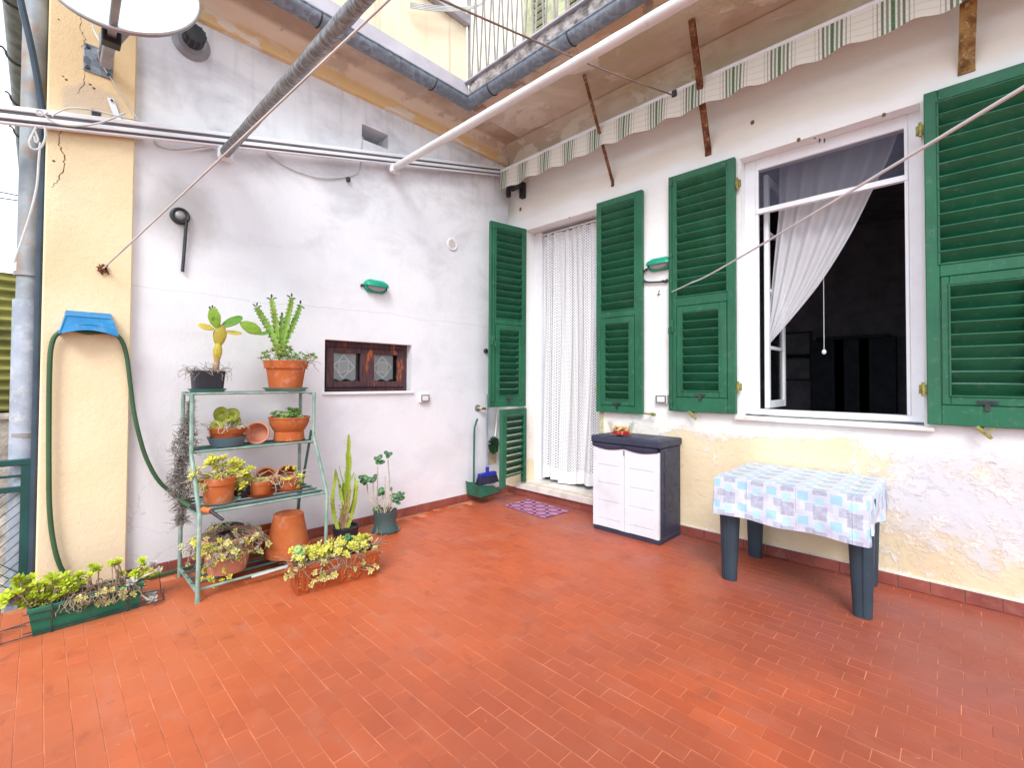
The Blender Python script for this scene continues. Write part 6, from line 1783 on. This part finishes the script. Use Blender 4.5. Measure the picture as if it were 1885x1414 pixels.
# ---- grey air plant hanging on the rack post
t = thing('hanging_air_plant', 'long grey dried air plant hanging from the rack corner', 'plant', onx(350,735,.33))
q = MB(); XT = .36
spine = smooth_path([onx(*p,XT) for p in ((352,736),(349,765),(343,800),(336,840),(330,880),(336,920),(331,965))],10)
q.tube(spine,.006,6)
n = len(spine)
for k in range(2000):
    f = U(.04,1); c = spine[min(n-1,int(f*(n-1)))]
    wd = (.010 if f < .25 else .056 if f < .9 else .038)*(1.0+.5*math.sin(f*19))
    p = c+Vector((U(-1,1),U(-1,1),U(-.5,.5)))*wd*.8
    d = Vector((U(-1,1),U(-1,1),U(-.7,1))).normalized(); L = (.022 if f<.2 else .042)*U(.5,1.3); pts = [p, p+d*L*.5, p+d*L+Vector((U(-.02,.02),U(-.02,.02),U(-.02,.012)))]
    q.tube(pts,[.0026,.0021,.0006],4,False)
o = q.build('foliage', MT['till'], t)

# ---- terracotta trough on the floor
A_ = Vector((1.005,-2.825,0)); B_ = Vector((1.065,-2.345,0)); ud = (B_-A_).normalized(); wdv = Vector((ud.y,-ud.x,0))*-1
cT = A_.lerp(B_,.5)+wdv*.085
Mt = frame(cT, ud, wdv)
pM = trough(Mt, .56, .15, .19, .185, 'terracotta trough with leaf relief and yellow sedum on the floor', 'terradark', None, True, True, base=cT, cat='planter')
def mt_pt(u, w, z): return Mt @ Vector((u,w,z))
pts = [mt_pt(U(-.27,.25),U(-.10,.08),.20+U(-.02,.05)) for _ in range(95)]
rosettes(pM, pts[:70], 'sedum', .018, .034, (.5,-.4,.8)); rosettes(pM, pts[70:], 'sedumpale', .014, .026, (.5,-.4,.8))
ptsd = [mt_pt(U(-.30,.27),-.105-U(0,.015),U(.06,.19)) for _ in range(16)]+[onx(*p,1.02) for p in ((616,1044),(617,1052),(634,1036),(640,1048),(528,1062),(534,1050),(556,1037),(640,1058),(545,1048))]
rosettes(pM, ptsd, 'sedumpale', .013, .024, (.8,-.5,.2))
stems(pM, [(mt_pt(U(-.27,.27),-.06,.19), p) for p in ptsd], 'dry', .0025)
stems(pM, [(mt_pt(.25,0,.19), onx(697,990,.95)), (mt_pt(-.08,-.08,.19), mt_pt(-.12,-.12,.07))], 'jadestem', .004)
rosettes(pM, [mt_pt(U(.02,.27),U(-.09,.08),.205+U(-.02,.035)) for _ in range(30)], 'sedumpale', .012, .022, (.5,-.4,.8))
for (px,py) in ((548,1012),(556,1016),(551,1020),(640,990),(645,996)): leafdisc(pM, onx(px,py,.97), .022, (.6,-.5,.6), .3, 'jade' if px>600 else 'herb', el=1.2)
for uu in (-.2,-.1,0,.1,.2): curls(pM, mt_pt(uu,-.03,.18), .09, 26, 'dry', .07, .0018)
m = MB(); m.box((-.26,-.10,0),(.26,.07,.006),.002,Mt); 

# ---- green trough in its wire holder
cN = Vector((.415,-3.765,0)); Mn = frame(cN, (0,1,0), (-1,0,0))
pN = trough(Mn, .475, .13, .165, .150, 'green plastic trough of lime and grey sedum by the pilaster', 'lampgreen', None, False, True, base=cN)
for o in list(pN.children):
    if o.name.startswith('trough'): o.data.materials[0] = simple('green_trough_plastic', (.012,.150,.085), .42, var=.12, dirt=(.05,.13,.09))
def np_(u,w,z): return Mn @ Vector((u,w,z))
w_ = thing('wire_holder', 'bent wire holder around the green trough', 'holder', cN)
q = MB(); r = .0028
for z in (.012,.028,.085,.128):
    wv_ = -.066-.017*z/.15-.006
    q.tube([np_(-.25,wv_,z),np_(.25,wv_,z)],r,6)
for u in (-.145,.165): q.tube(smooth_path([np_(u,.09,.03),np_(u,-.06,.006),np_(u,-.076,.012),np_(u,-.096,.160)],4),.0036,6)
for sg in (-1,1):
    q.tube([np_(sg*.25,-.078,.012),np_(sg*.335,-.078,.012),np_(sg*.335,-.078,.075),np_(sg*.24,-.082,.085)],r,6)
    q.tube([np_(sg*.24,.09,.012),np_(sg*.345,.09,.014),np_(sg*.335,.09,.14),np_(sg*.23,.09,.14)],r,6)
    q.tube([np_(sg*.335,-.078,.012),np_(sg*.345,.09,.014)],r,6)
q.build('wire', MT['dull'], w_)
def sprout(par, pix, X, mt, r0, r1, base_z=.15, n_=1, jit=4):
    pts = []
    for (px,py) in pix:
        for _ in range(n_): pts.append(onx(px+U(-jit,jit),py+U(-jit,jit),X+U(-.05,.05)))
    rosettes(par, pts, mt, r0, r1, (.35,-.25,.95), .45); return pts
big = [(15,1092),(10,1108),(30,1078),(38,1070),(62,1064),(50,1082),(28,1098),(44,1100),(70,1082),(84,1078),(95,1068),(60,1097),(75,1100),(92,1096),(104,1085),(116,1072),(122,1062),(130,1078),(140,1068),(148,1074),(112,1096),(125,1095),(134,1088),(40,1112),(58,1114),(74,1116),(90,1110),(100,1104),(20,1104),(105,1072),(143,1062)]
P1 = sprout(pN, big, .41, 'sedumbright', .023, .036, n_=2, jit=5)
P1 += sprout(pN, [(166,1060),(178,1050),(172,1047)], .40, 'sedumbright', .016, .026, n_=2)
P1 += sprout(pN, [(211,1040),(217,1035),(222,1040),(206,1036),(222,1060)], .36, 'sedumbright', .015, .024, n_=2, jit=3)
P1 += sprout(pN, [(240,1058),(250,1052),(262,1060),(270,1050),(262,1038),(246,1064),(276,1058),(288,1056),(268,1064)], .40, 'sedumbright', .016, .028, n_=2)
stems(pN, [(np_(max(-.22,min(.22,p.y-cN.y)),U(-.04,.04),.14), p) for p in P1], 'dry', .003)
P2 = sprout(pN, [(283,1044),(292,1048),(240,1072),(248,1076),(256,1078),(272,1102),(276,1098),(280,1105)], .47, 'sedumgrey', .020, .034, jit=3)
stems(pN, [(np_(.2,-.02,.145), p) for p in P2], 'jadestem', .0042)
q = MB()
for k in range(120):
    u = U(-.10,.20); pts = [np_(u,U(-.075,.05),.148)]; d = Vector((U(-.2,1),U(-1,1),U(0,1))).normalized()
    for j in range(5):
        d = (d+Vector((U(-.5,.7),U(-.9,.9),U(-.9,.35)))).normalized(); nx = pts[-1]+d*.019
        if nx.x < .515 and nx.z < .145: nx.x = .515
        pts.append(nx)
    q.tube(smooth_path(pts,2), U(.0014,.0028), 4, False)
tag(q.build('dry_trailing_stems', MT['dry'], pN), kind='stuff')
rosettes(pN, [np_(U(-.05,.2),-.085-U(0,.03),U(.08,.17)) for _ in range(24)], 'sedumpale', .010, .018, (.7,-.3,.5))

# ---- black pot with tall cactus
bO = onz(636,1000,0); kO = mpp(bO)*.84
pO = pot('black pot with a tall lime cactus standing by the wall', bO, 23*kO, 29*kO, 38*kO, 'blackpot', 5*kO, 1.5*kO, cat='potted plant', name='potted_cactus')
X = bO.x
def PO(px,py,dx=0): return onx(px,py,X+dx)
ribbed(pO, [PO(632,972),PO(634,955),PO(638,925),PO(641,900)], [11*kO,10*kO,8.5*kO,7*kO], 'barkc', 4, .2)
ribbed(pO, [PO(635,945),PO(638,915),PO(640,885),PO(641,860)], [9.5*kO,8*kO,7*kO,6*kO], 'cactus', 4, .3, freq=60)
ribbed(pO, [PO(641,868),PO(642,850),PO(641,835),PO(642,822),PO(642,800)], [5*kO,6.5*kO,6.5*kO,4*kO,4.5*kO,1.5*kO], 'cactus', 4, .3, freq=60)
for (path, w) in (([(622,975),(614,945),(612,915),(616,885),(618,864)],(6,7,6,5,2)),([(640,972),(648,945),(654,920),(657,895),(658,886)],(5,6,5.5,4.5,2.5)),([(643,945),(651,920),(653,895),(654,872)],(4,5,4,2)),([(632,930),(626,900),(620,875),(619,868)],(3.5,3.5,2.5,1.5)),([(628,920),(626,905),(625,892)],(4.5,4.5,3)),([(633,925),(631,905),(631,889)],(5,5,3)),([(638,910),(633,890),(627,872),(625,858)],(1.8,1.5,1.2,.8)),([(641,888),(648,880),(652,868)],(1.4,1.2,.8)),([(640,915),(644,908),(645,902)],(3,4,2))):
    ribbed(pO, [PO(*p,U(-.04,.04)) for p in path], [q_*kO*.72 for q_ in w], 'cactus', 3, .3, freq=50)
q = MB()
for k in range(30): c = PO(635+U(-10,8),940+U(-20,28),.02); q.blob(c,(.006,.006,.009),None,6,4)
q.build('corky_knobs', MT['barkc'], pO)

# ---- green pot with jade plant
bQ = onz(709,979,0); kQ = mpp(bQ)
saucer('teal saucer on the floor under the jade plant', bQ, 26*kQ, 'saucer', .026, None)
bP = bQ+Vector((0,0,.008))
pQ = thing('potted_jade_plant', 'grey green waisted pot with leggy jade plant by the wall', 'potted plant', bP)
HQ = 38*kQ
q = MB(); q.lathe([(22*kQ,0),(22.5*kQ,.004),(19.5*kQ,HQ*.35),(19.5*kQ,HQ*.72),(21*kQ,HQ*.86),(21.5*kQ,HQ),(20.5*kQ,HQ),(19*kQ,HQ*.85),(.001,HQ*.85)], bP, 28); q.build('pot', MT['greenpot'], pQ, sharp=40)
q = MB(); q.lathe([(.001,0),(19*kQ,0)], bP+Vector((0,0,HQ*.88)), 20); q.build('soil', MT['soil'], pQ)
XQ = bQ.x
def PQ(px,py,dx=0): return onx(px,py,XQ+dx)
stq = []
for path in ([(698,946),(684,925),(677,908),(676,890)],[(702,945),(690,920),(687,900),(687,888)],[(706,945),(695,925),(695,890),(695,858)],[(710,945),(716,925),(717,890),(714,846)],[(708,945),(706,925),(704,908)],[(714,944),(720,925),(721,902)],[(716,944),(726,932),(731,924)],[(711,944),(709,915),(709,876)]):
    q = MB(); q.tube(smooth_path([PQ(*p,U(-.03,.03)) for p in path],5),.0052 if path[-1][1]<900 else .0062,7); q.build('stem', MT['jadestem'], pQ)
def jl(px,py,w,h,ang,face_=(.65,-.55,.5)):
    c = PQ(px,py,U(-.025,.025)); n = Vector(face_).normalized(); M = aim(c,n,0)
    # long axis in the picture plane
    r_ = (RGT*math.cos(math.radians(ang))-DWN*math.sin(math.radians(ang))); r_ = (r_-n*r_.dot(n)).normalized(); s_ = n.cross(r_)
    Mm = Matrix(((r_.x,s_.x,n.x),(r_.y,s_.y,n.y),(r_.z,s_.z,n.z)))
    q = MB(); q.blob(c,(w*kQ/2*1.15,h*kQ/2*1.25,.007),Mm.to_4x4(),14,8); q.build('leaf', MT['jade'], pQ)
for a_ in ((693,845,10,6,140),(699,842,11,7,60),(702,851,12,7,10),(696,852,9,6,180),(711,834,9,6,130),(718,836,9,6,40),(714,840,8,6,90),(671,880,13,9,160),(668,886,10,7,200),(678,883,12,8,20),(686,884,12,8,30),(691,878,10,7,70),(672,889,9,6,250),(701,903,12,8,60),(706,908,8,6,330),(699,910,9,6,220),(726,913,14,8,170),(734,910,11,6,70),(738,918,14,7,20),(729,921,13,7,200),(741,910,9,5,50),(733,926,9,5,330),(692,938,11,7,10),(697,934,8,6,80),(720,900,6,4,90),(664,879,8,6,150)): jl(*a_)
curls(pQ, bP+Vector((0,0,HQ*.9)), 18*kQ, 16, 'dry', .03)
